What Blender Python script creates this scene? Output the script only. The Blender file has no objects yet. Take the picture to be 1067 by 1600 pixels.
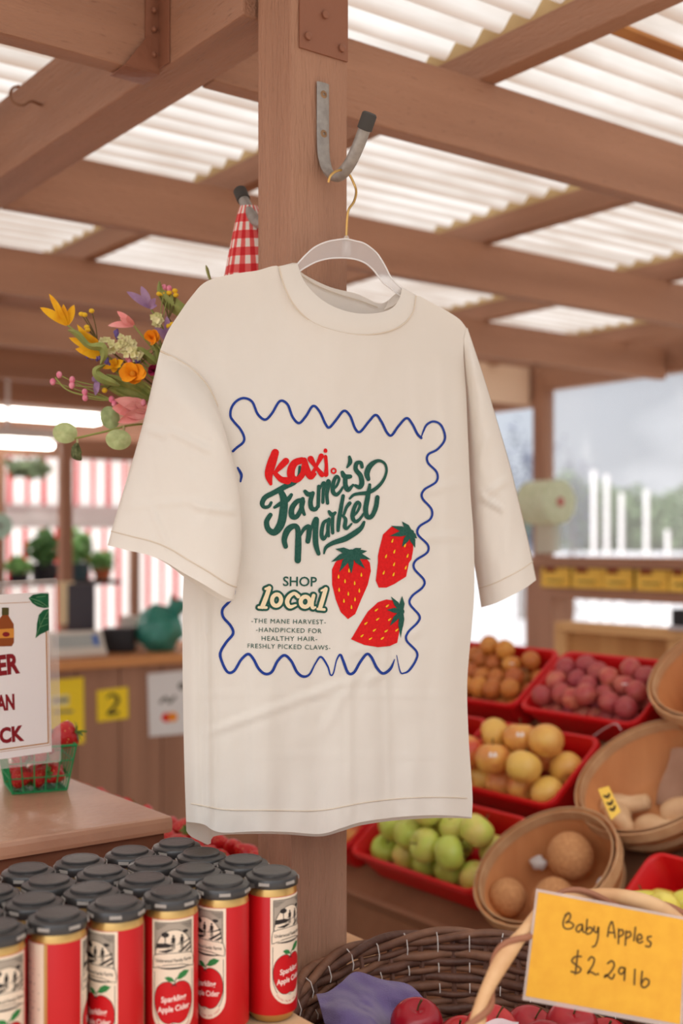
import bpy, bmesh, math, random
from mathutils import Vector, Matrix, noise
from mathutils.bvhtree import BVHTree

scene = bpy.context.scene
COL = scene.collection
RND = random.Random(7)
PI = math.pi

# ------------------------------------------------------------------ camera
F, CX, HY, CAMZ = 1854.17, 533.5, 850.0, 1.5      # focal length in pixels, horizon row, eye height
cam_d = bpy.data.cameras.new('camera')
cam = bpy.data.objects.new('camera', cam_d)
COL.objects.link(cam)
cam.location = (0, 0, CAMZ)
cam.rotation_euler = (PI / 2, 0, 0)
cam_d.sensor_fit = 'VERTICAL'
cam_d.sensor_height = 36.0
cam_d.lens = F / 1600 * 36.0
cam_d.shift_y = 50 / 1600
cam_d.clip_start = 0.05
cam_d.clip_end = 400
cam_d.dof.use_dof = True
cam_d.dof.focus_distance = 1.54
cam_d.dof.aperture_fstop = 2.9
scene.camera = cam

# ------------------------------------------------------------------ sky, exposure
W_ = bpy.data.worlds.new('overcast_sky')
scene.world = W_
W_.use_nodes = True
nt = W_.node_tree
nt.nodes.clear()
def _n(t, **k):
    n = nt.nodes.new(t)
    for a, b in k.items():
        setattr(n, a, b)
    return n
tc = _n('ShaderNodeTexCoord')
sep = _n('ShaderNodeSeparateXYZ')
nt.links.new(tc.outputs['Generated'], sep.inputs[0])
ramp = _n('ShaderNodeValToRGB')
cr = ramp.color_ramp
cr.elements[0].position = 0.0; cr.elements[0].color = (0.64, 0.67, 0.72, 1)
cr.elements[1].position = 1.0; cr.elements[1].color = (1.75, 1.74, 1.72, 1)
e = cr.elements.new(0.18); e.color = (0.62, 0.67, 0.755, 1)
e = cr.elements.new(0.40); e.color = (1.15, 1.14, 1.14, 1)
nt.links.new(sep.outputs['Z'], ramp.inputs[0])
cn = _n('ShaderNodeTexNoise'); cn.inputs['Scale'].default_value = 5.5; cn.inputs['Detail'].default_value = 3
mp = _n('ShaderNodeMapping'); mp.inputs['Scale'].default_value = (1, 1, 2.2); mp.inputs['Location'].default_value = (0.3, 0.0, 0.35)
nt.links.new(tc.outputs['Generated'], mp.inputs[0]); nt.links.new(mp.outputs[0], cn.inputs['Vector'])
cr2 = _n('ShaderNodeValToRGB'); cr2.color_ramp.elements[0].position = .5; cr2.color_ramp.elements[1].position = .72
nt.links.new(cn.outputs['Fac'], cr2.inputs[0])
mx = _n('ShaderNodeMixRGB'); mx.blend_type = 'ADD'; mx.inputs[0].default_value = .38
nt.links.new(ramp.outputs[0], mx.inputs[1]); nt.links.new(cr2.outputs[0], mx.inputs[2])
# the cloud is brightest to the left of the photographer, where the sun stands
br_ = _n('ShaderNodeMapRange'); br_.inputs['From Min'].default_value = -.6; br_.inputs['From Max'].default_value = .85; br_.inputs['To Min'].default_value = .5; br_.inputs['To Max'].default_value = 2.3
dt = _n('ShaderNodeVectorMath', operation='DOT_PRODUCT'); dt.inputs[1].default_value = (-.97, -.20, .2); nt.links.new(tc.outputs['Generated'], dt.inputs[0]); nt.links.new(dt.outputs['Value'], br_.inputs['Value'])
vm = _n('ShaderNodeVectorMath', operation='SCALE'); nt.links.new(mx.outputs[0], vm.inputs[0]); nt.links.new(br_.outputs[0], vm.inputs['Scale'])
bg = _n('ShaderNodeBackground'); bg.inputs[1].default_value = 1.0
out = _n('ShaderNodeOutputWorld')
nt.links.new(vm.outputs[0], bg.inputs[0]); nt.links.new(bg.outputs[0], out.inputs[0])

sun_d = bpy.data.lights.new('soft_sun', 'SUN'); sun_d.energy = 1.1; sun_d.angle = math.radians(35); sun_d.color = (1, .95, .88)
sun = bpy.data.objects.new('soft_sun', sun_d); COL.objects.link(sun)
sun.rotation_euler = (math.radians(50), 0, math.radians(-72))     # bright cloud low on the camera's left

vs = scene.view_settings
vs.view_transform = 'Standard'; vs.look = 'None'; vs.gamma = 1; vs.use_curve_mapping = False
vs.exposure = 0.3
scene.cycles.max_bounces = 7
scene.cycles.diffuse_bounces = 4
scene.cycles.transparent_max_bounces = 10
scene.cycles.sample_clamp_indirect = 6
scene.cycles.caustics_reflective = False
scene.cycles.caustics_refractive = False

# ------------------------------------------------------------------ frames and pixel helpers
ANG = math.atan2(.6, .8)                 # the stand is turned 36.9 degrees to the camera
def UV(u, v, z=0.0):                     # v runs away to the right, u away to the left
    return Vector((.8 * v - .6 * u, .6 * v + .8 * u, z))
def at(px, py, d):
    return Vector(((px - CX) / F * d, d, CAMZ + (HY - py) / F * d))
def at_plane(px, py, p0, n):
    r = Vector(((px - CX) / F, 1, (HY - py) / F))
    o = Vector((0, 0, CAMZ))
    return o + r * ((Vector(p0) - o).dot(n) / r.dot(n))
def at_z(px, py, z):
    return at(px, py, F * (z - CAMZ) / (HY - py))

def S(r, g=None, b=None):
    if g is None:
        r, g, b = r
    f = lambda c: (c / 255 / 12.92) if c <= 10 else ((c / 255 + .055) / 1.055) ** 2.4
    return (f(r), f(g), f(b), 1)

# ------------------------------------------------------------------ materials
MATS = {}
def mat(name, col, rough=.7, metal=0, var=None, vscale=20, vstretch=(1, 1, 1), bump=0, bscale=60, bstretch=(1, 1, 1),
        spec=.3, trans=0, alpha=1, emit=0, rnd=None, sheen=0, detail=4, ramp=(.35, .65), pits=0):
    if name in MATS:
        return MATS[name]
    m = bpy.data.materials.new(name); m.use_nodes = True
    t = m.node_tree; bs = t.nodes['Principled BSDF']
    c = S(col)
    bs.inputs['Base Color'].default_value = c
    bs.inputs['Roughness'].default_value = rough
    bs.inputs['Metallic'].default_value = metal
    bs.inputs['Specular IOR Level'].default_value = spec
    bs.inputs['Transmission Weight'].default_value = trans
    bs.inputs['Alpha'].default_value = alpha
    if sheen: bs.inputs['Sheen Weight'].default_value = sheen
    if emit:
        bs.inputs['Emission Color'].default_value = c; bs.inputs['Emission Strength'].default_value = emit
    tcn = t.nodes.new('ShaderNodeTexCoord')
    colout = None
    if var is not None:
        mpn = t.nodes.new('ShaderNodeMapping'); mpn.inputs['Scale'].default_value = vstretch
        t.links.new(tcn.outputs['Object'], mpn.inputs[0])
        nz = t.nodes.new('ShaderNodeTexNoise'); nz.inputs['Scale'].default_value = vscale; nz.inputs['Detail'].default_value = detail
        t.links.new(mpn.outputs[0], nz.inputs['Vector'])
        rp = t.nodes.new('ShaderNodeValToRGB')
        rp.color_ramp.elements[0].position = ramp[0]; rp.color_ramp.elements[1].position = ramp[1]
        rp.color_ramp.elements[0].color = c; rp.color_ramp.elements[1].color = S(var)
        t.links.new(nz.outputs['Fac'], rp.inputs[0])
        colout = rp.outputs[0]
    if rnd is not None:
        oi = t.nodes.new('ShaderNodeObjectInfo')
        mr = t.nodes.new('ShaderNodeMixRGB')
        t.links.new(oi.outputs['Random'], mr.inputs[0])
        if colout: t.links.new(colout, mr.inputs[1])
        else: mr.inputs[1].default_value = c
        mr.inputs[2].default_value = S(rnd)
        colout = mr.outputs[0]
    if pits:
        mpn = t.nodes.new('ShaderNodeMapping'); mpn.inputs['Scale'].default_value = bstretch
        t.links.new(tcn.outputs['Object'], mpn.inputs[0])
        nz = t.nodes.new('ShaderNodeTexNoise'); nz.inputs['Scale'].default_value = 330; nz.inputs['Detail'].default_value = 2
        t.links.new(mpn.outputs[0], nz.inputs['Vector'])
        rp = t.nodes.new('ShaderNodeValToRGB'); rp.color_ramp.elements[0].position = .66; rp.color_ramp.elements[1].position = .74
        rp.color_ramp.elements[0].color = (0, 0, 0, 1); rp.color_ramp.elements[1].color = (pits, pits, pits, 1)
        t.links.new(nz.outputs['Fac'], rp.inputs[0])
        mi = t.nodes.new('ShaderNodeMixRGB'); t.links.new(rp.outputs[0], mi.inputs[0]); t.links.new(colout, mi.inputs[1]); mi.inputs[2].default_value = S(92, 58, 42)
        colout = mi.outputs[0]
    if colout: t.links.new(colout, bs.inputs['Base Color'])
    if bump:
        mpn = t.nodes.new('ShaderNodeMapping'); mpn.inputs['Scale'].default_value = bstretch
        t.links.new(tcn.outputs['Object'], mpn.inputs[0])
        nz = t.nodes.new('ShaderNodeTexNoise'); nz.inputs['Scale'].default_value = bscale; nz.inputs['Detail'].default_value = 5
        t.links.new(mpn.outputs[0], nz.inputs['Vector'])
        bp = t.nodes.new('ShaderNodeBump'); bp.inputs['Strength'].default_value = bump; bp.inputs['Distance'].default_value = .004
        t.links.new(nz.outputs['Fac'], bp.inputs['Height']); t.links.new(bp.outputs[0], bs.inputs['Normal'])
    MATS[name] = m
    return m

def wood(axis):
    st = {'x': (.07, 1, 1), 'y': (1, .07, 1), 'z': (1, 1, .06)}[axis]
    return mat('brown_painted_timber_' + axis, (177, 132, 106), .6, var=(159, 116, 92), vscale=14, vstretch=st, bump=1.0, bscale=240, bstretch=tuple(.13 if k < 1 else 1 for k in st), spec=.35, pits=.38)
WX, WY, WZ = wood('x'), wood('y'), wood('z')
M_red_bin = mat('red_plastic', (205, 18, 22), .42, spec=.4, bump=.06, bscale=300)
M_ply = mat('raw_plywood', (205, 152, 95), .7, var=(184, 128, 76), vscale=9, vstretch=(1, 1, .1))
M_lightwood = mat('pale_wood', (222, 178, 138), .65, var=(205, 158, 116), vscale=12, vstretch=(.1, 1, 1))
M_black = mat('black_plastic', (52, 46, 45), .42, spec=.45, bump=.12, bscale=240)
M_dark = mat('dark_box', (42, 40, 42), .55)
M_white = mat('white_plastic', (232, 230, 228), .5)
M_steel = mat('grey_steel', (168, 162, 155), .5, metal=.45, var=(150, 144, 138), vscale=90, bump=.15, bscale=120)
M_yellow_card = mat('yellow_card', (250, 218, 50), .7)
M_stem = mat('green_stem', (146, 152, 82), .65)

# ------------------------------------------------------------------ mesh builder
def wloc(o):
    p = Vector((0, 0, 0))
    while o is not None:
        p += o.location; o = o.parent
    return p

class MB:
    def __init__(s):
        s.v = []; s.f = []; s.m = []; s.mi = 0
    def add(s, vs, fs, mi=None):
        b = len(s.v); s.v += [Vector(p) for p in vs]
        s.f += [tuple(i + b for i in f) for f in fs]; s.m += [s.mi if mi is None else mi] * len(fs)
        return s
    def box(s, c, h, M=None, mi=None):
        vs = [Vector((c[0] + i * h[0], c[1] + j * h[1], c[2] + k * h[2])) for i in (-1, 1) for j in (-1, 1) for k in (-1, 1)]
        if M is not None: vs = [M @ p for p in vs]
        return s.add(vs, [(0, 1, 3, 2), (4, 6, 7, 5), (0, 4, 5, 1), (2, 3, 7, 6), (0, 2, 6, 4), (1, 5, 7, 3)], mi)
    def prism(s, poly, t0, t1, fn, mi=None):
        n = len(poly)
        vs = [fn(p[0], p[1], t0) for p in poly] + [fn(p[0], p[1], t1) for p in poly]
        fs = [tuple(range(n))[::-1], tuple(range(n, 2 * n))] + [(i, (i + 1) % n, n + (i + 1) % n, n + i) for i in range(n)]
        return s.add(vs, fs, mi)
    def lathe(s, prof, n=32, M=None, mi=None, cap=True, fn=None):
        vs = []; fs = []
        for r, z in prof:
            for i in range(n):
                a = 2 * PI * i / n
                p = Vector((r * math.cos(a), r * math.sin(a), z))
                if fn: p = fn(p, a)
                vs.append(M @ p if M is not None else p)
        for j in range(len(prof) - 1):
            for i in range(n):
                k = (i + 1) % n
                fs.append((j * n + i, j * n + k, (j + 1) * n + k, (j + 1) * n + i))
        if cap:
            fs.append(tuple(range(n))[::-1]); fs.append(tuple((len(prof) - 1) * n + i for i in range(n)))
        return s.add(vs, fs, mi)
    def tube(s, pts, r, n=8, mi=None, cap=True, closed=False, flat=None):
        pts = [Vector(p) for p in pts]; L = len(pts)
        rs = r if isinstance(r, (list, tuple)) else [r] * L
        vs = []; fs = []
        up = None
        for i, p in enumerate(pts):
            t = (pts[(i + 1) % L] - pts[i - 1]) if closed else (pts[min(i + 1, L - 1)] - pts[max(i - 1, 0)])
            t.normalize()
            if up is None:
                up = Vector((0, 0, 1)) if abs(t.z) < .9 else Vector((1, 0, 0))
            a = t.cross(up)
            if a.length < 1e-6: a = t.cross(Vector((0, 1, .3)))
            a.normalize(); b = a.cross(t).normalized(); up = b
            for k in range(n):
                th = 2 * PI * k / n
                vs.append(p + a * (rs[i] * math.cos(th)) + b * (rs[i] * (flat or 1) * math.sin(th)))
        for i in range(L if closed else L - 1):
            j = (i + 1) % L
            for k in range(n):
                q = (k + 1) % n
                fs.append((i * n + k, i * n + q, j * n + q, j * n + k))
        if cap and not closed:
            fs.append(tuple(range(n))[::-1]); fs.append(tuple((L - 1) * n + k for k in range(n)))
        return s.add(vs, fs, mi)
    def ball(s, c, r, nu=14, nv=9, mi=None, M=None):
        c = Vector(c); rr = r if isinstance(r, (list, tuple)) else (r, r, r)
        prof = []
        vs = []; fs = []
        for j in range(nv + 1):
            ph = -PI / 2 + PI * j / nv
            for i in range(nu):
                a = 2 * PI * i / nu
                p = Vector((rr[0] * math.cos(ph) * math.cos(a), rr[1] * math.cos(ph) * math.sin(a), rr[2] * math.sin(ph)))
                vs.append(c + (M @ p if M is not None else p))
        for j in range(nv):
            for i in range(nu):
                k = (i + 1) % nu
                fs.append((j * nu + i, j * nu + k, (j + 1) * nu + k, (j + 1) * nu + i))
        return s.add(vs, fs, mi)
    def grid(s, rows, mi=None):
        nr = len(rows); nc = len(rows[0])
        vs = [p for r in rows for p in r]
        return s.add(vs, [(i * nc + j, i * nc + j + 1, (i + 1) * nc + j + 1, (i + 1) * nc + j) for i in range(nr - 1) for j in range(nc - 1)], mi)
    def build(s, name, mats, parent=None, smooth=True, origin=None, bevel=0, local=False, angle=40, merge=True):
        if not isinstance(mats, (list, tuple)): mats = [mats]
        if local: off = Vector((0, 0, 0))
        elif parent is not None: off = wloc(parent)
        elif origin is not None: off = Vector(origin)
        else:
            xs = [p.x for p in s.v]; ys = [p.y for p in s.v]; zs = [p.z for p in s.v]
            off = Vector(((min(xs) + max(xs)) / 2, (min(ys) + max(ys)) / 2, min(zs)))
        me = bpy.data.meshes.new(name)
        me.from_pydata([p - off for p in s.v], [], s.f)
        for m in mats: me.materials.append(m)
        for p, mi in zip(me.polygons, s.m): p.material_index = mi
        bm = bmesh.new(); bm.from_mesh(me)
        if merge: bmesh.ops.remove_doubles(bm, verts=bm.verts, dist=1e-6)
        if bevel:
            ed = [e_ for e_ in bm.edges if len(e_.link_faces) == 2 and e_.calc_face_angle() > .6]
            bmesh.ops.bevel(bm, geom=ed, offset=bevel, segments=2, profile=.6, affect='EDGES', clamp_overlap=True)
        if merge: bmesh.ops.recalc_face_normals(bm, faces=bm.faces)
        if smooth:
            lim = math.radians(angle)
            for f_ in bm.faces: f_.smooth = True
            for e_ in bm.edges:
                if len(e_.link_faces) == 2 and e_.calc_face_angle(0) > lim: e_.smooth = False
        bm.to_mesh(me); bm.free()
        o = bpy.data.objects.new(name, me); COL.objects.link(o)
        if parent is not None: o.parent = parent
        if not local and parent is None: o.location = off
        return o

def tag(o, label=None, cat=None, group=None, kind=None):
    if label: o['label'] = label
    if cat: o['category'] = cat
    if group: o['group'] = group
    if kind: o['kind'] = kind
    return o
def thing(name, loc, label, cat, group=None):
    o = bpy.data.objects.new(name, None); COL.objects.link(o); o.location = loc
    o.empty_display_size = .05
    return tag(o, label, cat, group)
def copy_tree(o, parent=None):
    c = o.copy(); COL.objects.link(c)
    if parent is not None: c.parent = parent
    for ch in list(o.children): copy_tree(ch, c)
    return c
def uvbox(name, v0, v1, u0, u1, z0, z1, m, parent=None, bevel=.003):
    M = Matrix.Translation(UV((u0 + u1) / 2, (v0 + v1) / 2, (z0 + z1) / 2)) @ Matrix.Rotation(ANG, 4, 'Z')
    b = MB(); b.box((0, 0, 0), ((v1 - v0) / 2, (u1 - u0) / 2, (z1 - z0) / 2))
    o = b.build(name, m, parent=None, local=True, bevel=bevel, smooth=False)
    if parent is not None:
        o.parent = parent; o.matrix_basis = Matrix.Translation(-wloc(parent)) @ M
    else: o.matrix_basis = M
    return o

# 2-D shapes -----------------------------------------------------------
def catmull(pts, n=6, closed=False):
    P = [Vector(p) for p in pts]; L = len(P); o = []
    for i in range(L if closed else L - 1):
        if closed: a, b, c, d = P[(i - 1) % L], P[i], P[(i + 1) % L], P[(i + 2) % L]
        else: a, b, c, d = P[max(i - 1, 0)], P[i], P[i + 1], P[min(i + 2, L - 1)]
        for k in range(n):
            t = k / n
            o.append(.5 * ((2 * b) + (c - a) * t + (2 * a - 5 * b + 4 * c - d) * t * t + (3 * b - a - 3 * c + d) * t ** 3))
    if not closed: o.append(P[-1])
    return o
def stroke(pts, w, n=6, closed=False, caps=True):
    """a brush stroke: 2-D points and widths -> (verts2d, faces)"""
    ws = list(w) if isinstance(w, (list, tuple)) else [w] * len(pts)
    if len(ws) != len(pts):
        ws = [ws[min(int(i / max(len(pts) - 1, 1) * (len(ws) - 1) + .5), len(ws) - 1)] for i in range(len(pts))]
    C = catmull([(p[0], p[1], q) for p, q in zip(pts, ws)], n, closed)
    L = len(C); vs = []; fs = []
    for i in range(L):
        a = C[(i + 1) % L] if closed else C[min(i + 1, L - 1)]
        b = C[i - 1] if closed else C[max(i - 1, 0)]
        t = Vector((a.x - b.x, a.y - b.y))
        if t.length < 1e-9: t = Vector((1, 0))
        t.normalize(); nn = Vector((-t.y, t.x)); h = C[i].z / 2
        p = Vector((C[i].x, C[i].y))
        vs += [p + nn * h, p, p - nn * h]
    for i in range(L if closed else L - 1):
        j = (i + 1) % L
        for k in (0, 1): fs.append((i * 3 + k, j * 3 + k, j * 3 + k + 1, i * 3 + k + 1))
    if caps and not closed:
        for i, sg in ((0, -1), (L - 1, 1)):
            p = vs[i * 3 + 1]; r = vs[i * 3] - p; b = len(vs); m = 6
            tdir = Vector((r.y, -r.x)) * sg
            arc = [p + r * math.cos(PI * k / m) + tdir * math.sin(PI * k / m) for k in range(1, m)]
            vs += arc
            ring = [i * 3] + list(range(b, b + m - 1)) + [i * 3 + 2]
            for k in range(len(ring) - 1): fs.append((i * 3 + 1, ring[k], ring[k + 1]))
    return vs, fs
def fill(pts, maxlen):
    bm = bmesh.new()
    f = bm.faces.new([bm.verts.new((p[0], p[1], 0)) for p in pts])
    bmesh.ops.triangulate(bm, faces=[f])
    for _ in range(6):
        le = [e_ for e_ in bm.edges if e_.calc_length() > maxlen]
        if not le: break
        bmesh.ops.subdivide_edges(bm, edges=le, cuts=1)
        bmesh.ops.triangulate(bm, faces=bm.faces[:])
    bm.verts.index_update()
    r = ([Vector((v.co.x, v.co.y)) for v in bm.verts], [tuple(v.index for v in f_.verts) for f_ in bm.faces])
    bm.free(); return r
def text2d(txt, weight=0, shear=0, spacing=1, res=3):
    cu = bpy.data.curves.new('t', 'FONT'); cu.body = txt; cu.offset = weight; cu.shear = shear; cu.space_character = spacing; cu.resolution_u = res
    ob = bpy.data.objects.new('t', cu); COL.objects.link(ob)
    dg = bpy.context.evaluated_depsgraph_get(); dg.update()
    me = bpy.data.meshes.new_from_object(ob.evaluated_get(dg))
    vs = [Vector((v.co.x, v.co.y)) for v in me.vertices]; fs = [tuple(p.vertices) for p in me.polygons]
    bpy.data.objects.remove(ob); bpy.data.curves.remove(cu); bpy.data.meshes.remove(me)
    x0 = min(v.x for v in vs); x1 = max(v.x for v in vs)
    return [Vector(((v.x - x0), v.y)) for v in vs], fs, x1 - x0
CAP = .729            # cap height of the built-in font
def text_line(txt, a, b, cap, **k):
    """text from point a to b (baseline, 2-D, y down), cap height in the same unit"""
    vs, fs, w = text2d(txt, **k)
    a = Vector(a); b = Vector(b); ex = (b - a) / w; up = Vector((ex.y, -ex.x)).normalized() * (cap / CAP)
    return [a + ex * v.x + up * v.y for v in vs], fs
def circle2(c, rx, ry=None, n=20, rot=0):
    ry = ry or rx
    return [(c[0] + rx * math.cos(t) * math.cos(rot) - ry * math.sin(t) * math.sin(rot), c[1] + rx * math.cos(t) * math.sin(rot) + ry * math.sin(t) * math.cos(rot)) for t in [2 * PI * i / n for i in range(n)]]
ORD = ['first', 'second', 'third', 'fourth', 'fifth', 'sixth', 'seventh', 'eighth', 'ninth', 'tenth']

# ================================================================== THE SETTING
M_floor = mat('worn_concrete', (192, 176, 160), .85, var=(170, 154, 140), vscale=2)
b = MB(); b.add([(-14, -10, 0), (14, -10, 0), (14, 16, 0), (-14, 16, 0)], [(0, 1, 2, 3)])
tag(b.build('floor', M_floor, origin=(0, 0, 0)), kind='structure')
b = MB(); b.add([(-150, 16, -.02), (150, 16, -.02), (150, 200, -.02), (-150, 200, -.02), (14, -60, -.02), (150, -60, -.02), (150, 16, -.02), (14, 16, -.02), (-150, -60, -.02), (14, -60, -.02), (14, -10, -.02), (-150, -10, -.02)],
              [(0, 1, 2, 3), (4, 5, 6, 7), (8, 9, 10, 11)])
tag(b.build('ground', mat('pale_ground', (178, 176, 178), .9, var=(162, 160, 162), vscale=.4), origin=(0, 0, 0)), kind='structure')

# translucent corrugated roof -------------------------------------------------
mr = bpy.data.materials.new('corrugated_translucent'); mr.use_nodes = True
t = mr.node_tree; t.nodes.clear()
o_ = t.nodes.new('ShaderNodeOutputMaterial'); tr = t.nodes.new('ShaderNodeBsdfTranslucent'); df = t.nodes.new('ShaderNodeBsdfDiffuse'); ms = t.nodes.new('ShaderNodeMixShader')
tcn = t.nodes.new('ShaderNodeTexCoord'); mpn = t.nodes.new('ShaderNodeMapping'); mpn.inputs['Scale'].default_value = (.25, 1, 1)
nz = t.nodes.new('ShaderNodeTexNoise'); nz.inputs['Scale'].default_value = 9; nz.inputs['Detail'].default_value = 6
rp = t.nodes.new('ShaderNodeValToRGB'); rp.color_ramp.elements[0].position = .36; rp.color_ramp.elements[1].position = .62
rp.color_ramp.elements[0].color = S(172, 164, 157); rp.color_ramp.elements[1].color = S(196, 193, 190)
t.links.new(tcn.outputs['Object'], mpn.inputs[0]); t.links.new(mpn.outputs[0], nz.inputs['Vector']); t.links.new(nz.outputs['Fac'], rp.inputs[0])
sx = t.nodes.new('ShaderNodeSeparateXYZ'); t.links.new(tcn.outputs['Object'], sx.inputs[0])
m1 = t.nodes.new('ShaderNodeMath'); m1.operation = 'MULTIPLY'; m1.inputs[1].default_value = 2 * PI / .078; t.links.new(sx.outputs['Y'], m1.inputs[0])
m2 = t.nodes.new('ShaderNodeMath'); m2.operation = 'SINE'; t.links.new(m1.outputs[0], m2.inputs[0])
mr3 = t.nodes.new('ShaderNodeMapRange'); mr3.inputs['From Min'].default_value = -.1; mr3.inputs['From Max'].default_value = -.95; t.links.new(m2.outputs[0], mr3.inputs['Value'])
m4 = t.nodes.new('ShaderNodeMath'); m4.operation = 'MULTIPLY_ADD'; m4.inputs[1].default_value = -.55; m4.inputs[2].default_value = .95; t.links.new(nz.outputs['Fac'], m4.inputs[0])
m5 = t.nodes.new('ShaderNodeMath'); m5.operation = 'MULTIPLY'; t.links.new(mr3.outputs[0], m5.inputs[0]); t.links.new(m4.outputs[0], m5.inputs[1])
md = t.nodes.new('ShaderNodeMixRGB'); md.inputs[2].default_value = S(150, 128, 112); t.links.new(m5.outputs[0], md.inputs[0]); t.links.new(rp.outputs[0], md.inputs[1])  # browner valley bands, painted in so the corrugation reads as shaded ridges
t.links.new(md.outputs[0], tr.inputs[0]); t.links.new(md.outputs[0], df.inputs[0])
ms.inputs[0].default_value = .25
t.links.new(tr.outputs[0], ms.inputs[1]); t.links.new(df.outputs[0], ms.inputs[2]); t.links.new(ms.outputs[0], o_.inputs[0])
ROOFZ, PITCH, AMP = 2.468, .078, .014
def roof_z(u): return ROOFZ + AMP + AMP * math.sin(2 * PI * u / PITCH)
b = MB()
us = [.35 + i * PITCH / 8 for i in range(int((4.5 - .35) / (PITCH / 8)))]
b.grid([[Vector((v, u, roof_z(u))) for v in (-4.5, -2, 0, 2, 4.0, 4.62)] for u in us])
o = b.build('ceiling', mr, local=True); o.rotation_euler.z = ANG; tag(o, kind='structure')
# opaque boarded part of the roof further back
o = uvbox('ceiling_rear', -6, 4.62, 4.5, 6.6, 2.475, 2.5, WX, bevel=0); tag(o, kind='structure'); o.name = 'ceiling.001'

# timber frame ------------------------------------------------------------
BZ, JT = 2.25, 2.39
post = thing('wooden_post', UV(1.379, .965, 0), 'square brown painted wooden post standing behind the hanging shirt', 'post')
uvbox('shaft', .917, 1.0135, 1.337, 1.422, 0, 2.46, WZ, post, bevel=.004)
# bolted plate near the top of the post's right face
pl = thing('bolted_plate', UV(1.333, .97, 2.2), 'brown painted metal plate bolted to the post above the hook', 'plate')
uvbox('plate', .929, 1.012, 1.3335, 1.337, 2.180, 2.46, mat('painted_metal', (146, 98, 76), .45, metal=.2, bump=.3, bscale=80), pl, bevel=.001)
for vv, zz in ((.942, 2.198), (1.0, 2.196), (.942, 2.27), (1.0, 2.28), (.971, 2.235), (.942, 2.34)):
    q = MB(); M = Matrix.Translation(UV(1.332, vv, zz)) @ Matrix.Rotation(ANG, 4, 'Z') @ Matrix.Rotation(PI / 2, 4, 'X')
    q.lathe([(.0058, -.002), (.0055, .002), (.003, .0035)], 12, M)
    q.build('bolt', MATS['painted_metal'], pl)

tag(uvbox('main_beam', .897, .985, 1.43, 9.5, BZ, 2.405, WY), 'thick brown beam running back and left from the post, its dark underside crossing the upper left', 'beam')
JL = ['beam stub entering the top left corner into the metal hanger', 'brown joist just behind the post, reaching the right edge above the grey hook tip',
      'second brown joist back from the post, level with the hook bend', 'third brown joist back from the post, behind the hanger neck',
      'fourth brown joist back, behind the shirt collar height', 'fifth brown joist back, over the fluorescent lamps']
JU = [1.66, 2.55, 3.44, 4.33, 5.22, 6.10, 7.1, 8.1]
tag(uvbox('roof_joist', -3.5, .893, 1.68, 1.72, BZ - .005, JT, WX), 'brown joist coming in from the top left corner, its end in a metal hanger', 'joist', 'roof joists')
for i, uu in enumerate(JU):
    lab = ['brown roof joist nearest behind the post, running above the tip of the grey hook',
           'second brown roof joist behind the post, passing behind the hook bend and hanger neck',
           'third brown roof joist behind the post, passing at the clear hanger',
           'fourth brown roof joist behind the post, just above the fluorescent lamps on the left',
           'fifth brown roof joist behind the post, under the boarded ceiling at the left',
           'sixth brown roof joist, close above the first fluorescent lamp', 'seventh brown roof joist, above the second fluorescent lamp', 'hindmost brown roof joist over the striped stall'][i]
    tag(uvbox('roof_joist', .988 if i < 5 else -5, 4.43, uu, uu + .04, BZ, JT, WX), lab, 'joist', 'roof joists')
    if 0 < i < 5:
        tag(uvbox('roof_joist', -5, .893, uu, uu + .04, BZ, JT, WX), 'brown roof joist left of the main beam, ' + ['', 'second', 'third', 'fourth', 'fifth'][i] + ' one back from the metal hanger', 'joist', 'roof joists')
# purlins on top of the joists, with a wavy closure strip under the sheets
M_closure = mat('closure_strip', (205, 178, 130), .8)
for i, vv in enumerate((-.97, -.12, .73, 1.577, 2.43, 3.28, 4.13)):
    p = thing('roof_purlin', UV(1, vv, JT), ['purlin far off to the left under the roof sheets', 'purlin left of the top left joist, under the roof sheets', 'dark purlin above the main beam in the top left corner, beside the bent wire hook',
              'purlin that runs from the top edge down to the nearest joist, right of the post', 'purlin right of the hook tip, between the first two joists',
              'purlin at the right edge between the second and third joists', 'purlin furthest right, above the clear plastic window'][i], 'purlin', 'roof purlins')
    uvbox('rail', vv, vv + .042, .40, 4.5, JT, ROOFZ - .012, WY, p)
    q = MB()
    uu = [.4 + k * PITCH / 8 for k in range(int(4.05 / (PITCH / 8)))]
    q.grid([[UV(u, vv + .012, ROOFZ - .012), UV(u, vv + .012, roof_z(u) - .001)] for u in uu])
    q.grid([[UV(u, vv + .03, ROOFZ - .012), UV(u, vv + .03, roof_z(u) - .001)] for u in uu])
    q.build('closure_strip', M_closure, p)
tag(uvbox('roof_seam_strip', 1.63, 4.6, 1.445, 1.478, ROOFZ - .0115, ROOFZ - .004, mat('rusty_strip', (156, 98, 58), .8, var=(206, 150, 92), vscale=9, vstretch=(.3, 1, 1)), bevel=0), 'rusty brown strip under a joint of the roof sheets in the top right corner', 'strip')
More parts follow.
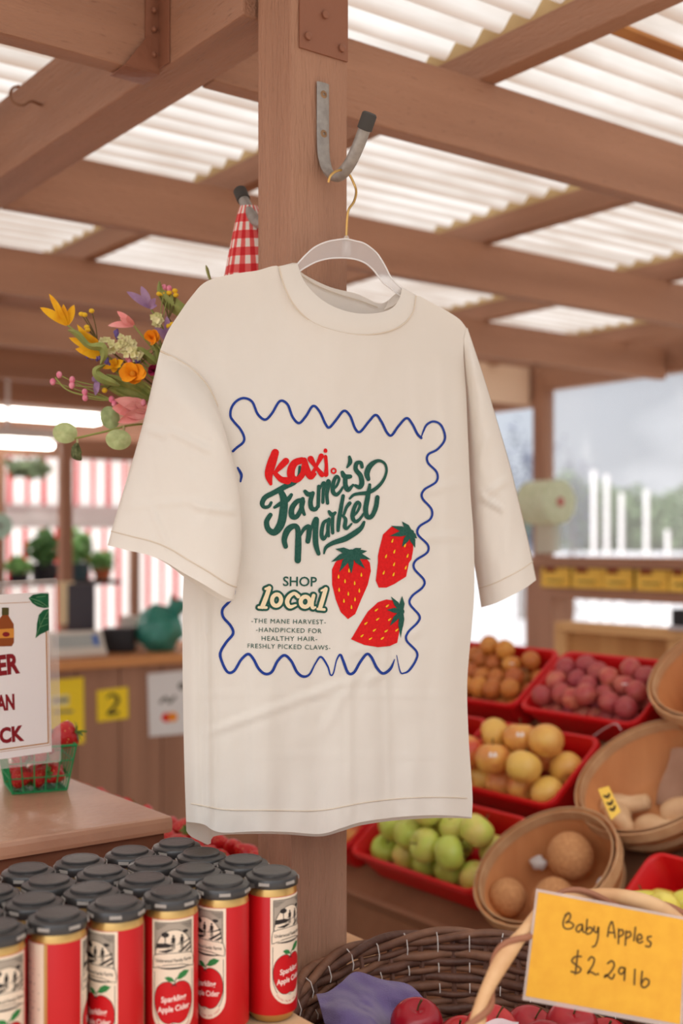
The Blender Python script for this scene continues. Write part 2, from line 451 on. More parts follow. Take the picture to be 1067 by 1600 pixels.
# joist hanger on the main beam
M_pm = MATS['painted_metal']
jh = thing('joist_hanger', UV(1.7, .87, BZ), 'brown painted metal joist hanger holding the top left joist to the main beam', 'bracket')
q = MB()
Mh = Matrix.Rotation(ANG, 4, 'Z')
def hb(v0, v1, u0, u1, z0, z1):
    q.box(((v0 + v1) / 2, (u0 + u1) / 2, (z0 + z1) / 2), ((v1 - v0) / 2, (u1 - u0) / 2, (z1 - z0) / 2), Mh)
hb(.835, .895, 1.672, 1.725, BZ - .0085, BZ - .0055)
hb(.872, .8955, 1.674, 1.679, BZ - .005, 2.40); hb(.893, .8965, 1.64, 1.678, BZ, 2.40)
q.build('strap', M_pm, jh, bevel=.001)
q = MB()
q.prism([(.835, BZ - .006), (.895, BZ - .006), (.895, BZ + .06), (.872, BZ + .045)], 1.6715, 1.6745, lambda a, z, t_: UV(t_, a, z))
q.build('gusset', M_pm, jh)
for zz in (2.27, 2.31, 2.34, 2.38):
    q = MB(); q.ball(UV(1.671, .885, zz), .0045, 10, 6); q.build('nail', M_pm, jh)
# bent wire hook screwed into the main beam
p0 = at(75, 165, 2.25)
q = MB(); q.tube(catmull([at(75, 165, 2.28), at(62, 163, 2.25), at(48, 158, 2.23), at(36, 164, 2.22), at(22, 160, 2.22), at(16, 148, 2.22), at(20, 138, 2.22), at(31, 134, 2.22)], 5), .0028, 8)
tag(q.build('wire_hook', mat('brown_wire', (150, 110, 85), .5, metal=.3)), 'small bent wire hook screwed into the side of the main beam at upper left', 'hook')

# right-hand wall of the stand (runs back-left at v = 4.44)
VW = 4.44
def wall_bit(name, u0, u1, z0, z1, m, v0=VW, v1=VW + .09): return tag(uvbox(name, v0, v1, u0, u1, z0, z1, m), kind='structure')
wall_bit('trim_1', 1.2, 4.22, 2.285, 2.47, WY)                       # header over the clear window
wall_bit('trim_2', 4.28, 8.0, 2.21, 2.25, WY)                        # lower header of the next bay
wall_bit('trim_3', 4.287, 4.31, 2.21, 2.40, mat('beige_board', (226, 198, 172), .8), 4.06, VW - .02)
wall_bit('trim_4', 4.32, 8.0, 2.252, 2.40, WY, VW + .02, VW + .05)
wall_bit('trim_5', 4.22, 8.0, 2.40, 2.47, WY)
tag(uvbox('wooden_post', VW, VW + .075, 4.205, 4.285, 1.438, 2.47, WZ), 'slim brown post at the far right corner carrying the bag roll', 'post')
col = thing('wooden_post', UV(4.19, VW, 0), 'wide boxed brown column under the right rail, behind the orange fruit', 'post')
uvbox('shaft', VW - .052, VW + .105, 4.10, 4.285, 0, 1.385, WZ, col)
rl = thing('window_rail', UV(3, VW, 1.4), 'brown wooden rail along the bottom of the clear window, above the yellow cards', 'rail')
uvbox('top_board', VW - .12, VW + .10, 1.2, 4.32, 1.388, 1.437, WY, rl)
uvbox('lower_board', VW - .06, VW + .03, 1.2, 4.099, 1.232, 1.285, WY, rl)
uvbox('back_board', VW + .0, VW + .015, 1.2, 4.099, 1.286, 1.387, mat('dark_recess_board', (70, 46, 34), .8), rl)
# clear vinyl window
mv = bpy.data.materials.new('clear_vinyl'); mv.use_nodes = True
t = mv.node_tree; t.nodes.clear()
o_ = t.nodes.new('ShaderNodeOutputMaterial'); ms = t.nodes.new('ShaderNodeMixShader'); tp = t.nodes.new('ShaderNodeBsdfTransparent'); df = t.nodes.new('ShaderNodeBsdfTranslucent'); gl = t.nodes.new('ShaderNodeBsdfGlossy'); ms2 = t.nodes.new('ShaderNodeMixShader')
gl.inputs['Roughness'].default_value = .15; df.inputs[0].default_value = (.92, .93, .96, 1)
tcn = t.nodes.new('ShaderNodeTexCoord'); mpn = t.nodes.new('ShaderNodeMapping'); mpn.inputs['Scale'].default_value = (1, 1, .05)
nz = t.nodes.new('ShaderNodeTexNoise'); nz.inputs['Scale'].default_value = 3.5; nz.inputs['Detail'].default_value = 1
rp = t.nodes.new('ShaderNodeValToRGB'); rp.color_ramp.elements[0].position = .45; rp.color_ramp.elements[1].position = .75; rp.color_ramp.elements[0].color = (.20, .20, .20, 1); rp.color_ramp.elements[1].color = (.32, .32, .32, 1)
t.links.new(tcn.outputs['Object'], mpn.inputs[0]); t.links.new(mpn.outputs[0], nz.inputs['Vector']); t.links.new(nz.outputs['Fac'], rp.inputs[0]); t.links.new(rp.outputs[0], ms.inputs[0])
t.links.new(tp.outputs[0], ms.inputs[1]); t.links.new(df.outputs[0], ms.inputs[2])
ms2.inputs[0].default_value = .04; t.links.new(ms.outputs[0], ms2.inputs[1]); t.links.new(gl.outputs[0], ms2.inputs[2]); t.links.new(ms2.outputs[0], o_.inputs[0])
b = MB(); b.grid([[UV(1.2 + (4.20 - 1.2) * i / 40, VW + .055 + .006 * math.sin(i * 1.7), z) for z in (1.437, 1.9, 2.30)] for i in range(41)])
tag(b.build('window_1', mv), kind='structure')

# bag roll on the corner post
br = thing('bag_roll', at(860, 795, 5.55), 'pale green roll of produce bags on the corner post at the right', 'bag roll')
ax = Vector((.55, -.83, 0)).normalized(); cen = at(852, 785, 5.62)
Mr = Matrix.Translation(cen) @ ax.to_track_quat('Z', 'Y').to_matrix().to_4x4()
M_roll = mat('mint_plastic_film', (214, 222, 192), .45, var=(196, 206, 170), vscale=40)
q = MB(); q.lathe([(.022, -.10), (.095, -.10), (.105, -.095), (.105, .095), (.098, .10), (.022, .10)], 32, Mr, cap=False); q.build('film', M_roll, br)
q = MB(); q.lathe([(.016, -.104), (.022, -.104), (.022, .104), (.016, .104)], 20, Mr); q.build('core', mat('pink_core', (190, 110, 105), .7), br)
q = MB(); q.tube([cen + ax * -.10, cen + ax * -.14, UV(4.203, VW + .02, cen.z)], .008, 8); q.build('bracket', M_steel, br)
q = MB(); q.grid([[cen + ax * s_ + Vector((.02 - .03 * s_, .05, -.09 - .05 * k - .004 * math.sin(9 * s_ + k))) for k in range(4)] for s_ in (-.09, -.03, .03, .09)]); q.build('loose_bag', mat('loose_film', (214, 220, 200), .4, alpha=.7), br)

# row of yellow cards on the rail
M_ink = mat('dark_ink', (74, 52, 36), .8)
M_oc = mat('ochre_card', (250, 210, 96), .7, var=(240, 192, 80), vscale=10)
cw = [(848, 892), (896, 943), (945, 990), (996, 1045), (1048, 1090)]
nD1 = Vector((-.8, -.6, 0))
for i, (xa, xb) in enumerate(cw):
    P0 = UV(3, VW - .062, 1.3)
    a = at_plane(xa, 900, P0, nD1); c2 = at_plane(xb, 900, P0, nD1)
    k = thing('price_card', ((a.x + c2.x) / 2, (a.y + c2.y) / 2, 1.286), 'yellow card in the row under the right rail, ' + ['at its left end', 'second from the left', 'in the middle beside the dark gap', 'just right of the dark gap', 'cut by the right edge'][i], 'card', 'yellow cards under the rail')
    ex = (c2 - a).normalized(); w_ = (c2 - a).length
    def cf(x, z, t_, a=a, ex=ex): return Vector((a.x + ex.x * x, a.y + ex.y * x, z)) + nD1 * t_
    q = MB(); q.prism([(0, 1.287), (w_, 1.287), (w_, 1.383), (0, 1.383)], 0, .012, cf); q.build('card', M_oc, k)
    q = MB(); pts = [(w_ * (.2 + .6 * j / 9), 1.318 + .006 * (-1) ** j) for j in range(10)]
    vs_, fs_ = stroke(pts, .006); q.add([cf(p.x, p.y, .0128) for p in vs_], fs_)
    vs_, fs_ = fill([(w_ * .12, 1.36), (w_ * .55, 1.36), (w_ * .5, 1.383), (w_ * .14, 1.383)], 1); q.add([cf(p.x, p.y, .0128) for p in vs_], fs_, 1)
    q.build('scribble', [M_ink, mat('rust_blot', (150, 70, 40), .8)], k, smooth=False)

# raw plywood partition behind the fruit
pp = thing('plywood_partition', UV(2.6, 3.6, 0), 'raw plywood partition with a pale timber frame behind the plums', 'partition')
uvbox('sheet', 3.62, 3.635, 1.3, 3.31, .3, 1.16, M_ply, pp)
uvbox('top_frame', 3.57, 3.66, 1.3, 3.325, 1.15, 1.186, mat('frame_pine', (214, 166, 112), .7), pp)
for uu in (3.28, 2.72, 2.1): uvbox('stud', 3.585, 3.62, uu, uu + .06, .3, 1.15, MATS['frame_pine'], pp)
for uu in (1.4, 3.2): uvbox('foot', 3.6, 3.66, uu, uu + .06, 0, .3, MATS['frame_pine'], pp)
tr_ = thing('black_tray', UV(2.4, 3.62, 1.187), 'black tray with a pale rim lying on the plywood partition at the right edge', 'tray')
uvbox('body', 3.56, 3.68, 1.9, 2.74, 1.203, 1.262, M_dark, tr_); uvbox('rim', 3.55, 3.69, 1.89, 2.75, 1.187, 1.202, mat('pale_lilac_plastic', (196, 188, 192), .5), tr_)

# outside: trees, poles, low white fence
def leafy(name, c, rx, ry, rz, n, size, m, parent, seed):
    r = random.Random(seed); q = MB()
    for _ in range(n):
        d = Vector((r.gauss(0, 1), r.gauss(0, 1), r.gauss(0, 1))).normalized() * (r.random() ** .4)
        bump = 1 + .25 * math.sin(5 * d.x + seed) * math.cos(4 * d.z)
        p = Vector(c) + Vector((d.x * rx * bump, d.y * ry * bump, d.z * rz * bump))
        a = Vector((r.gauss(0, 1), r.gauss(0, 1), r.gauss(0, 1))).normalized(); bb = a.orthogonal().normalized(); s_ = size * r.uniform(.6, 1.3)
        q.add([p - a * s_, p + bb * s_ * .5, p + a * s_, p - bb * s_ * .5], [(0, 1, 2, 3)])
    return q.build(name, m, parent, smooth=False, merge=False)
M_tree = mat('hazy_green_leaves', (120, 138, 104), .9, var=(96, 114, 86), vscale=.6)
M_tree2 = mat('grey_twigs', (108, 112, 128), .9)
M_bark = mat('bark', (112, 100, 92), .9)
def tree(px, d, top_py, rx, m, label, seed, n=2600, size=.16):
    base = at(px, 850, d); ht = CAMZ + (850 - top_py) / F * d
    tr0 = thing('tree', (base.x, d, 0), label, 'tree', 'trees beyond the stand')
    q = MB(); q.tube([(base.x, d, -.02), (base.x, d, ht * .55)], [rx * .1, rx * .05], 8); q.build('trunk', M_bark, tr0)
    leafy('foliage', (base.x, d, ht * .60), rx, rx, ht * .40, n, size * rx / 1.6, m, tr0, seed)
for k, (px, d, ty, rx, lab) in enumerate(((905, 48, 745, 1.8, 'hazy green tree outside, straight behind the bag roll'), (960, 52, 752, 1.7, 'hazy green tree outside, behind the white poles'), (1003, 66, 775, 1.6, 'lower hazy tree outside, left of the right edge trees'),
                                     (1045, 46, 765, 1.6, 'hazy green tree outside near the right edge'), (1112, 42, 755, 1.7, 'hazy green tree outside cut by the right edge'), (790, 60, 775, 1.6, 'hazy tree outside, seen low in the narrow bay by the sleeve'))):
    tree(px, d, ty, rx, M_tree, lab, k)
tree(815, 24, 668, .62, M_tree2, 'bare greyish tree outside, seen in the narrow bay beside the right sleeve', 31, 800, .17)
tree(895, 26, 690, .55, M_tree2, 'bare greyish tree outside, in the left end of the clear window', 32, 640, .17)
M_pole = mat('white_paint', (240, 240, 244), .6)
for k, (px, ty, lab) in enumerate(((928, 735, 'first'), (948, 742, 'second'), (971, 770, 'third'), (1010, 765, 'fourth'), (1043, 828, 'short fifth'))):
    c_ = at(px, 850, 15); zt = CAMZ + (850 - ty) / F * 15
    q = MB(); q.tube([(c_.x, 15, -.02), (c_.x, 15, zt)], .032, 10)
    tag(q.build('white_pole', M_pole), 'white pole outside the clear window, ' + lab + ' from the left', 'pole', 'white poles outside')
fe = thing('white_fence', at(960, 900, 30), 'low white fence line far outside behind the white poles', 'fence')
fe.location.z = -.02
for k in range(30):
    x = -1 + k * 1.0 + 4.0
    q = MB(); q.box((x, 30, .62), (.05, .04, .64)); q.build('picket_post', M_pole, fe, smooth=False)
q = MB(); q.box((17.5, 30.0, 1.25), (15.5, .03, .06)); q.build('rail', M_pole, fe, smooth=False)
q = MB(); q.box((17.5, 30.0, .8), (15.5, .03, .05)); q.build('rail', M_pole, fe, smooth=False)

# ================================================================== LEFT BACKGROUND: counter and striped stall
UC = 4.71
ct = thing('service_counter', UV(UC + .3, 1.5, 0), 'brown boarded service counter with an orange wood top in the left background', 'counter')
vs0, vs1 = -3.0, 3.2
b = MB(); nb = int((vs1 - vs0) / .205)
for i in range(nb):
    v0 = vs0 + i * .205
    M = Matrix.Rotation(ANG, 4, 'Z')
    b.box((v0 + .1, UC + .012, .49), (.0995, .012, .478), M)
b.build('board_front', wood('z'), ct, smooth=False, bevel=.003)
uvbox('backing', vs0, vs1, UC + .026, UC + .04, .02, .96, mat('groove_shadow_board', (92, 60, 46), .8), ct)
uvbox('counter_top', vs0, vs1 + .02, UC - .03, UC + .62, .968, 1.008, mat('orange_wood', (216, 152, 96), .55, var=(196, 130, 78), vscale=10, vstretch=(.1, 1, 1)), ct)
nU = Vector((.6, -.8, 0))
def card_on_counter(name, quad, m, label, cat, parts=(), th=.004, group=None):
    P0 = UV(UC - .001, 0, 0)
    pts = [at_plane(x, y, P0, nU) for x, y in quad]
    c_ = sum(pts, Vector()) / 4
    k = thing(name, (c_.x, c_.y, min(p.z for p in pts)), label, cat, group)
    q = MB(); q.add(pts + [p + nU * th for p in pts], [(0, 1, 2, 3), (4, 5, 6, 7), (0, 1, 5, 4), (1, 2, 6, 5), (2, 3, 7, 6), (3, 0, 4, 7)]); q.build('sheet', m, k, smooth=False)
    for pn, shp, mm, lay in parts:
        q = MB()
        for vs_, fs_ in shp: q.add([at_plane(p.x, p.y, P0, nU) + nU * (th + .0006 * lay) for p in vs_], fs_)
        q.build(pn, mm, k, smooth=False)
    return k
M_kink = mat('black_print', (40, 38, 36), .7)
M_grey = mat('grey_print', (120, 118, 110), .7)
card_on_counter('number_sign', [(151, 1079), (199, 1073), (200, 1122), (152, 1128)], M_yellow_card, 'small square yellow sign with a black 2 on the counter front', 'sign',
                [('numeral', [stroke([(167, 1090), (172, 1086), (180, 1087), (183, 1094), (178, 1104), (168, 1114)], [3, 4, 5, 6, 5, 4]), stroke([(167, 1115.5), (185, 1113)], [5, 5], caps=False)], M_kink, 1)])
card_on_counter('yellow_sign', [(66, 1064), (130, 1058), (131, 1161), (66, 1166)], M_yellow_card, 'tall yellow sign on the counter front, partly behind the laminated sign', 'sign',
                [('printing', [fill([(78, 1088), (107, 1085), (107, 1102), (78, 1104)], 99)], mat('pale_patch', (238, 226, 160), .7), 1),
                 ('smudged_lines', [stroke([(84, 1095), (104, 1093)], 6), stroke([(84, 1113), (112, 1111)], 4)], M_grey, 2)])
card_on_counter('payment_sign', [(230, 1053), (300, 1046), (303, 1145), (233, 1151)], M_white, 'white sheet with red and orange overlapping discs on the counter front beside the shirt', 'sign',
                [('red_disc', [fill(circle2((259, 1121), 7.5), 99)], mat('red_disc', (225, 40, 40), .7), 1), ('orange_disc', [fill(circle2((269, 1120), 7.5), 99)], mat('orange_disc', (245, 150, 40), .7), 2),
                 ('grey_logo', [stroke([(250, 1097), (258, 1090), (264, 1097), (272, 1089)], 5)], M_grey, 1), ('corner_mark', [fill(circle2((283, 1072), 6), 99)], M_grey, 1)])
# scale, cash box and bag on the counter
CTZ = 1.009
def on_counter(px, dv):           # a point on the counter top seen at column px, dv behind its front edge
    p = at_plane(px, 900, UV(UC + dv, 0, 0), nU); p.z = CTZ; return p
RZ = Matrix.Rotation(ANG, 4, 'Z')
sc = thing('weighing_scale', on_counter(125, .10), 'cream weighing scale with a keypad on the background counter behind the laminated sign', 'scale')
q = MB(); o3 = sc.location
q.prism([(0, .0), (.13, .0), (.14, .02), (.13, .105), (.055, .105), (.012, .028), (.0, .022)], -.13, .13, lambda y, z, x: o3 + RZ.to_3x3() @ Vector((x, y, z))); q.build('body', mat('cream_plastic', (228, 220, 206), .5), sc, bevel=.004)
q = MB(); q.add([o3 + RZ.to_3x3() @ Vector((x, y, z)) for x, y, z in ((-.115, .0165, .0395), (.115, .0165, .0395), (.115, .0475, .0945), (-.115, .0475, .0945))], [(0, 1, 2, 3)]); q.build('keypad', mat('grey_green_keys', (176, 182, 178), .6), sc)
q = MB(); q.add([o3 + RZ.to_3x3() @ Vector((x, y, z + .0008)) for x, y, z in ((.075, .0185, .0445), (.1, .0185, .0445), (.1, .0435, .0885), (.075, .0435, .0885))], [(0, 1, 2, 3)]); q.build('blue_key', mat('blue_key', (70, 110, 190), .6), sc)
bx = thing('card_reader', on_counter(184, .20), 'small black box beside the cream scale on the background counter', 'box')
q = MB(); q.box(bx.location + Vector((0, .02, .055)), (.072, .05, .055)); q.build('case', M_dark, bx, bevel=.012)
mo = thing('till_monitor', on_counter(127, .34), 'dark till monitor behind the cream scale, beside the pale post card', 'monitor')
q = MB(); q.box(mo.location + Vector((0, 0, .19)), (.06, .02, .12)); q.build('screen', mat('till_grey', (66, 62, 68), .5), mo, bevel=.006)
q = MB(); q.box(mo.location + Vector((0, 0, .03)), (.05, .05, .03)); q.box(mo.location + Vector((0, .01, .08)), (.012, .012, .05)); q.build('stand', M_dark, mo, bevel=.004)
gb = thing('green_bag', on_counter(249, .15), 'crumpled teal plastic bag of produce on the background counter beside the shirt', 'bag')
def crumple(c_, rx, ry, rz, m, name, parent, seed, amp=.25):
    q = MB(); q.ball((0, 0, 0), 1, 28, 18)
    r = Vector((seed * 3.1, seed * 1.7, 0))
    for i, p in enumerate(q.v):
        k = 1 + amp * (noise.noise(p * 1.6 + r) + .5 * noise.noise(p * 4 + r))
        q.v[i] = Vector(c_) + Vector((p.x * rx * k, p.y * ry * k, max(p.z, -.86) * rz * k))
        if q.v[i].z < c_[2] - rz * .84: q.v[i].z = c_[2] - rz * .84
    return q.build(name, m, parent)
M_teal = mat('teal_bag', (70, 150, 132), .35, var=(52, 128, 112), vscale=14, spec=.5)
crumple(gb.location + Vector((0, .02, .093)), .105, .10, .11, M_teal, 'bag', gb, 2)
q = MB(); q.lathe([(.02, 0), (.035, .03), (.05, .09)], 14, Matrix.Translation(gb.location + Vector((.05, .02, .15))) @ Matrix.Rotation(.5, 4, 'Y'), fn=lambda p, a: p * (1 + .15 * math.sin(5 * a)), cap=False); q.build('gathered_neck', M_teal, gb)
jr = thing('jar', on_counter(203, .40), 'white jar with a reddish label between the black box and the teal bag', 'jar')
q = MB(); q.lathe([(.05, 0), (.055, .01), (.055, .13), (.045, .15)], 24, Matrix.Translation(jr.location)); q.build('glass', mat('milky_jar', (222, 210, 200), .4), jr)
q = MB(); q.lathe([(.0556, .03), (.0556, .08)], 24, Matrix.Translation(jr.location), cap=False); q.build('label_band', mat('rust_label', (190, 120, 90), .6), jr)
# stall posts, lintel and striped cloths
tag(uvbox('stall_lintel', -6, 4.3, 6.30, 6.40, 1.99, 2.10, WX), 'dark brown lintel above the striped stall in the left background', 'beam')
def bpost(px, d, wdt, z0, z1, label):
    c_ = at(px, 850, d); v = .8 * c_.x + .6 * c_.y; u = -.6 * c_.x + .8 * c_.y
    return tag(uvbox('stall_post', v - wdt / 2, v + wdt / 2, u - wdt / 2, u + wdt / 2, z0, z1, WZ), label, 'post', 'stall posts')
p1 = bpost(102, 6.2, .058, 0, 2.03, 'brown stall post in the left background, rising behind the cream scale')
bpost(-6, 6.7, .075, 0, 2.0, 'brown stall post cut by the left edge of the photo')
bpost(210, 7.2, .05, 0, 1.99, 'brown stall post just left of the teal bag, behind the sleeve hem')
pc = at(103, 942, 5.9)
q = MB(); q.box((pc.x, pc.y, pc.z), (.04, .006, .105)); tag(q.build('post_card', mat('cream_card', (240, 222, 178), .7)), 'blank cream card fixed to the stall post above the scale', 'card')
def striped(name):
    m = bpy.data.materials.new(name); m.use_nodes = True; t = m.node_tree; bs = t.nodes['Principled BSDF']; bs.inputs['Roughness'].default_value = .85; bs.inputs['Specular IOR Level'].default_value = .1
    a = t.nodes.new('ShaderNodeTexCoord'); s_ = t.nodes.new('ShaderNodeSeparateXYZ'); t.links.new(a.outputs['Object'], s_.inputs[0])
    mm = t.nodes.new('ShaderNodeMath'); mm.operation = 'MULTIPLY'; mm.inputs[1].default_value = 9.2; t.links.new(s_.outputs['X'], mm.inputs[0])
    fr = t.nodes.new('ShaderNodeMath'); fr.operation = 'FRACT'; t.links.new(mm.outputs[0], fr.inputs[0])
    gt = t.nodes.new('ShaderNodeMath'); gt.operation = 'GREATER_THAN'; gt.inputs[1].default_value = .74; t.links.new(fr.outputs[0], gt.inputs[0])
    mi = t.nodes.new('ShaderNodeMixRGB'); mi.inputs[1].default_value = S(252, 248, 246); mi.inputs[2].default_value = S(200, 18, 34); t.links.new(gt.outputs[0], mi.inputs[0]); t.links.new(mi.outputs[0], bs.inputs['Base Color'])
    tl = t.nodes.new('ShaderNodeBsdfTranslucent'); t.links.new(mi.outputs[0], tl.inputs[0]); ms = t.nodes.new('ShaderNodeMixShader'); ms.inputs[0].default_value = .6
    oo = t.nodes['Material Output']; t.links.new(bs.outputs[0], ms.inputs[1]); t.links.new(tl.outputs[0], ms.inputs[2]); t.links.new(ms.outputs[0], oo.inputs[0])
    return m
M_str = striped('red_white_stripes')
def cloth_uv(name, v0, v1, u, z0, z1, label, cat, amp=.02):
    q = MB(); n = 160
    q.grid([[Vector((v0 + (v1 - v0) * i / n, amp * math.sin((v0 + (v1 - v0) * i / n) * 28.9) * (1 - .4 * k), z0 + (z1 - z0) * k)) for k in (0, .5, 1)] for i in range(n + 1)])
    o = q.build(name, M_str, local=True); o.location = UV(u, 0, 0); o.rotation_euler.z = ANG
    return tag(o, label, cat)
cloth_uv('striped_valance', -5, 5.5, 6.95, 1.74, 2.03, 'red and white striped valance hanging along the top of the background stall', 'awning')
cloth_uv('striped_curtain', -5, 5.5, 7.25, .3, 1.67, 'long red and white striped curtain at the back of the stall behind the plants', 'curtain')
tag(uvbox('white_board', -5, 5.5, 7.00, 7.03, 1.60, 1.75, mat('white_board', (226, 220, 222), .8), bevel=0), 'long white board between the striped valance and curtain', 'board')
# shelf and potted plants
tag(uvbox('plant_shelf', -2.6, 3.2, 6.45, 6.75, 1.26, 1.285, mat('dark_shelf', (60, 50, 46), .7)), 'dark shelf carrying the potted plants in the left background', 'shelf')
M_pot = mat('dark_pot', (44, 44, 48), .5); M_leaf1 = mat('bush_green', (84, 124, 66), .7, var=(58, 96, 48), vscale=30); M_leaf2 = mat('light_green', (140, 186, 112), .7, var=(112, 160, 92), vscale=30)
M_pot2 = mat('teal_pot', (62, 82, 88), .5); M_pot3 = mat('terracotta', (196, 110, 72), .8)
def pot_plant(px, du, r, hp, hl, mp_, ml, label, seed, n=420):
    p = at_plane(px, 900, UV(6.45 + du, 0, 0), nU); p.z = 1.286
    k = thing('potted_plant', p, label, 'plant', 'potted plants on the shelf')
    q = MB(); q.lathe([(r * .8, 0), (r, hp), (r * 1.06, hp), (r * 1.06, hp * .9), (r * .9, hp * .85)], 22, Matrix.Translation(p)); q.build('pot', mp_, k)
    leafy('foliage', p + Vector((0, 0, hp + hl * .45)), r * 1.25, r * 1.25, hl * .55, n, .022, ml, k, seed)
pot_plant(70, .12, .085, .10, .19, M_pot, M_leaf1, 'bushy dark green plant in a black pot, left of the stall post', 11, 700)
pot_plant(30, .05, .06, .045, .09, M_pot, M_leaf2, 'low pale green plant at the left end of the shelf', 12)
pot_plant(126, .12, .06, .10, .20, M_pot2, M_leaf2, 'light green plant in a teal pot, right of the stall post', 13, 500)
pot_plant(160, .16, .055, .06, .11, M_pot3, M_leaf2, 'pale leafy plant in a terracotta pot, right of the teal pot', 14)
hp = thing('hanging_plant', at(42, 740, 6.6), 'trailing grey green plant hanging under the lintel at the far left', 'plant')
leafy('foliage', at(42, 732, 6.6), .13, .08, .05, 420, .025, mat('dusty_green', (120, 136, 106), .8), hp, 21)
q = MB(); q.tube([at(42, 725, 6.6), at(42, 705, 6.6)], .006, 6); q.build('hanger_cord', M_dark, hp)
pr = thing('bag_roll', at(-8, 822, 5.0), 'mint roll of bags cut by the left edge, beside the stall post', 'bag roll')
q = MB(); Mq = Matrix.Translation(at(-8, 822, 5.0)) @ nU.to_track_quat('Z', 'Y').to_matrix().to_4x4(); q.lathe([(.012, -.06), (.052, -.06), (.054, .06), (.012, .06)], 24, Mq, cap=False); q.build('film', mat('mint_roll', (176, 206, 188), .5), pr)
q = MB(); q.tube([at(-8, 822, 5.0) - nU * .07, at(-8, 822, 5.0) - nU * .0, at(-8, 822, 5.0) + nU * .07], .008, 8); q.tube([at(-8, 822, 5.0) - nU * .07, Vector((at(-8, 822, 5.0) - nU * .07).to_tuple()[:2] + (1.009,))], .008, 8); q.build('stand', M_steel, pr)
# fluorescent lamps
M_tube = mat('lit_tube', (255, 252, 246), .4, emit=9)
def lamp(px0, px1, py, d, label, tr_=.021, sp_=.035):
    a = at(px0, py, d); v0 = .8 * a.x + .6 * a.y; u0 = -.6 * a.x + .8 * a.y
    c_ = at_plane(px1, py, UV(u0, 0, 0), nU); v1 = .8 * c_.x + .6 * c_.y
    k = thing('fluorescent_lamp', UV(u0, (v0 + v1) / 2, a.z), label, 'lamp', 'fluorescent lamps')
    uvbox('housing', v0 - .02, v1 + .02, u0 - .07, u0 + .07, a.z + .03, a.z + .085, M_white, k)
    q = MB(); q.tube([UV(u0 - sp_, v0, a.z), UV(u0 - sp_, v1, a.z)], tr_, 12); q.build('tube', M_tube, k)
    q = MB(); q.tube([UV(u0 + sp_, v0, a.z), UV(u0 + sp_, v1, a.z)], tr_, 12); q.build('tube', M_tube, k)
    q = MB(); q.tube([UV(u0, (v0 + v1) / 2, a.z + .08), UV(u0, (v0 + v1) / 2, 2.48)], .012, 8); q.build('hanger', M_white, k)
lamp(-60, 152, 643, 6.45, 'nearer lit fluorescent lamp, under the flowers at the left')
lamp(-60, 80, 690, 6.15, 'shorter lit fluorescent lamp, lower at the left edge', .014, .02)

# ================================================================== HOOK, HANGER, T-SHIRT
def make_hook(name, base, fwd, label):
    """base: point on the post face at the strap's foot; fwd: direction out of the face"""
    k = thing(name, base, label, 'hook')
    side = Vector((-fwd.y, fwd.x, 0))
    Z = Vector((0, 0, 1))
    P = lambda f_, z, s_=0: base + fwd * f_ + Z * z + side * s_
    q = MB()
    rows = []
    # flat strap turning into a round bar
    path = [(.003, .137), (.003, .10), (.003, .065), (.005, .036), (.013, .014), (.027, .002), (.045, .0), (.064, .009), (.081, .026), (.094, .043), (.104, .058)]
    cc = catmull([(a_, b_, 0) for a_, b_ in path], 4)
    n = 14
    for i, c_ in enumerate(cc):
        a_ = cc[max(i - 1, 0)]; d_ = cc[min(i + 1, len(cc) - 1)]
        t_ = Vector((d_.x - a_.x, d_.y - a_.y)).normalized(); nn = Vector((-t_.y, t_.x))
        tt = i / (len(cc) - 1); rr = min(max((tt - .32) / .25, 0), 1)
        wy = .0105 * (1 - rr) + .0085 * rr; wn = .0022 * (1 - rr) + .0085 * rr
        rows.append([P(c_.x + nn.x * wn * math.sin(2 * PI * j / n), c_.y + nn.y * wn * math.sin(2 * PI * j / n), wy * math.cos(2 * PI * j / n)) for j in range(n + 1)])
    q.grid(rows); q.add(rows[0][:-1], [tuple(range(n))]); q.add(rows[-1][:-1], [tuple(range(n))])
    q.build('bar', M_steel, k)
    tdir = Vector((.104 - .094, .058 - .043)).normalized()
    e0 = P(.104, .058); dd = fwd * tdir.x + Z * tdir.y
    q = MB(); q.tube([e0 - dd * .014, e0 - dd * .0135, e0 + dd * .006, e0 + dd * .008], [.0088, .0102, .0102, .0085], 18); q.build('rubber_cap', mat('dark_rubber', (72, 68, 64), .8), k)
    for zz in (.1206, .066):
        q = MB(); M = Matrix.Translation(P(.004, zz)) @ fwd.to_track_quat('Z', 'Y').to_matrix().to_4x4()
        q.lathe([(.0056, -.0005), (.0056, .001), (.004, .0022), (.0018, .0022), (.0015, .0008)], 16, M); q.build('screw', mat('brassy_screw', (150, 118, 88), .4, metal=.7), k)
    return k
OUT = Vector((.6, -.8, 0))
hb_ = UV(1.3365, .968, 0); hb_.z = 2.003
hook = make_hook('wall_hook', hb_, OUT, 'grey steel hook with black rubber tip screwed to the post, carrying the hanger')
hb2 = UV(1.4225, .955, 0); hb2.z = 1.972
hook2 = make_hook('wall_hook', hb2, -OUT, 'second grey hook, behind the post, only its tip showing above the gingham cloth')

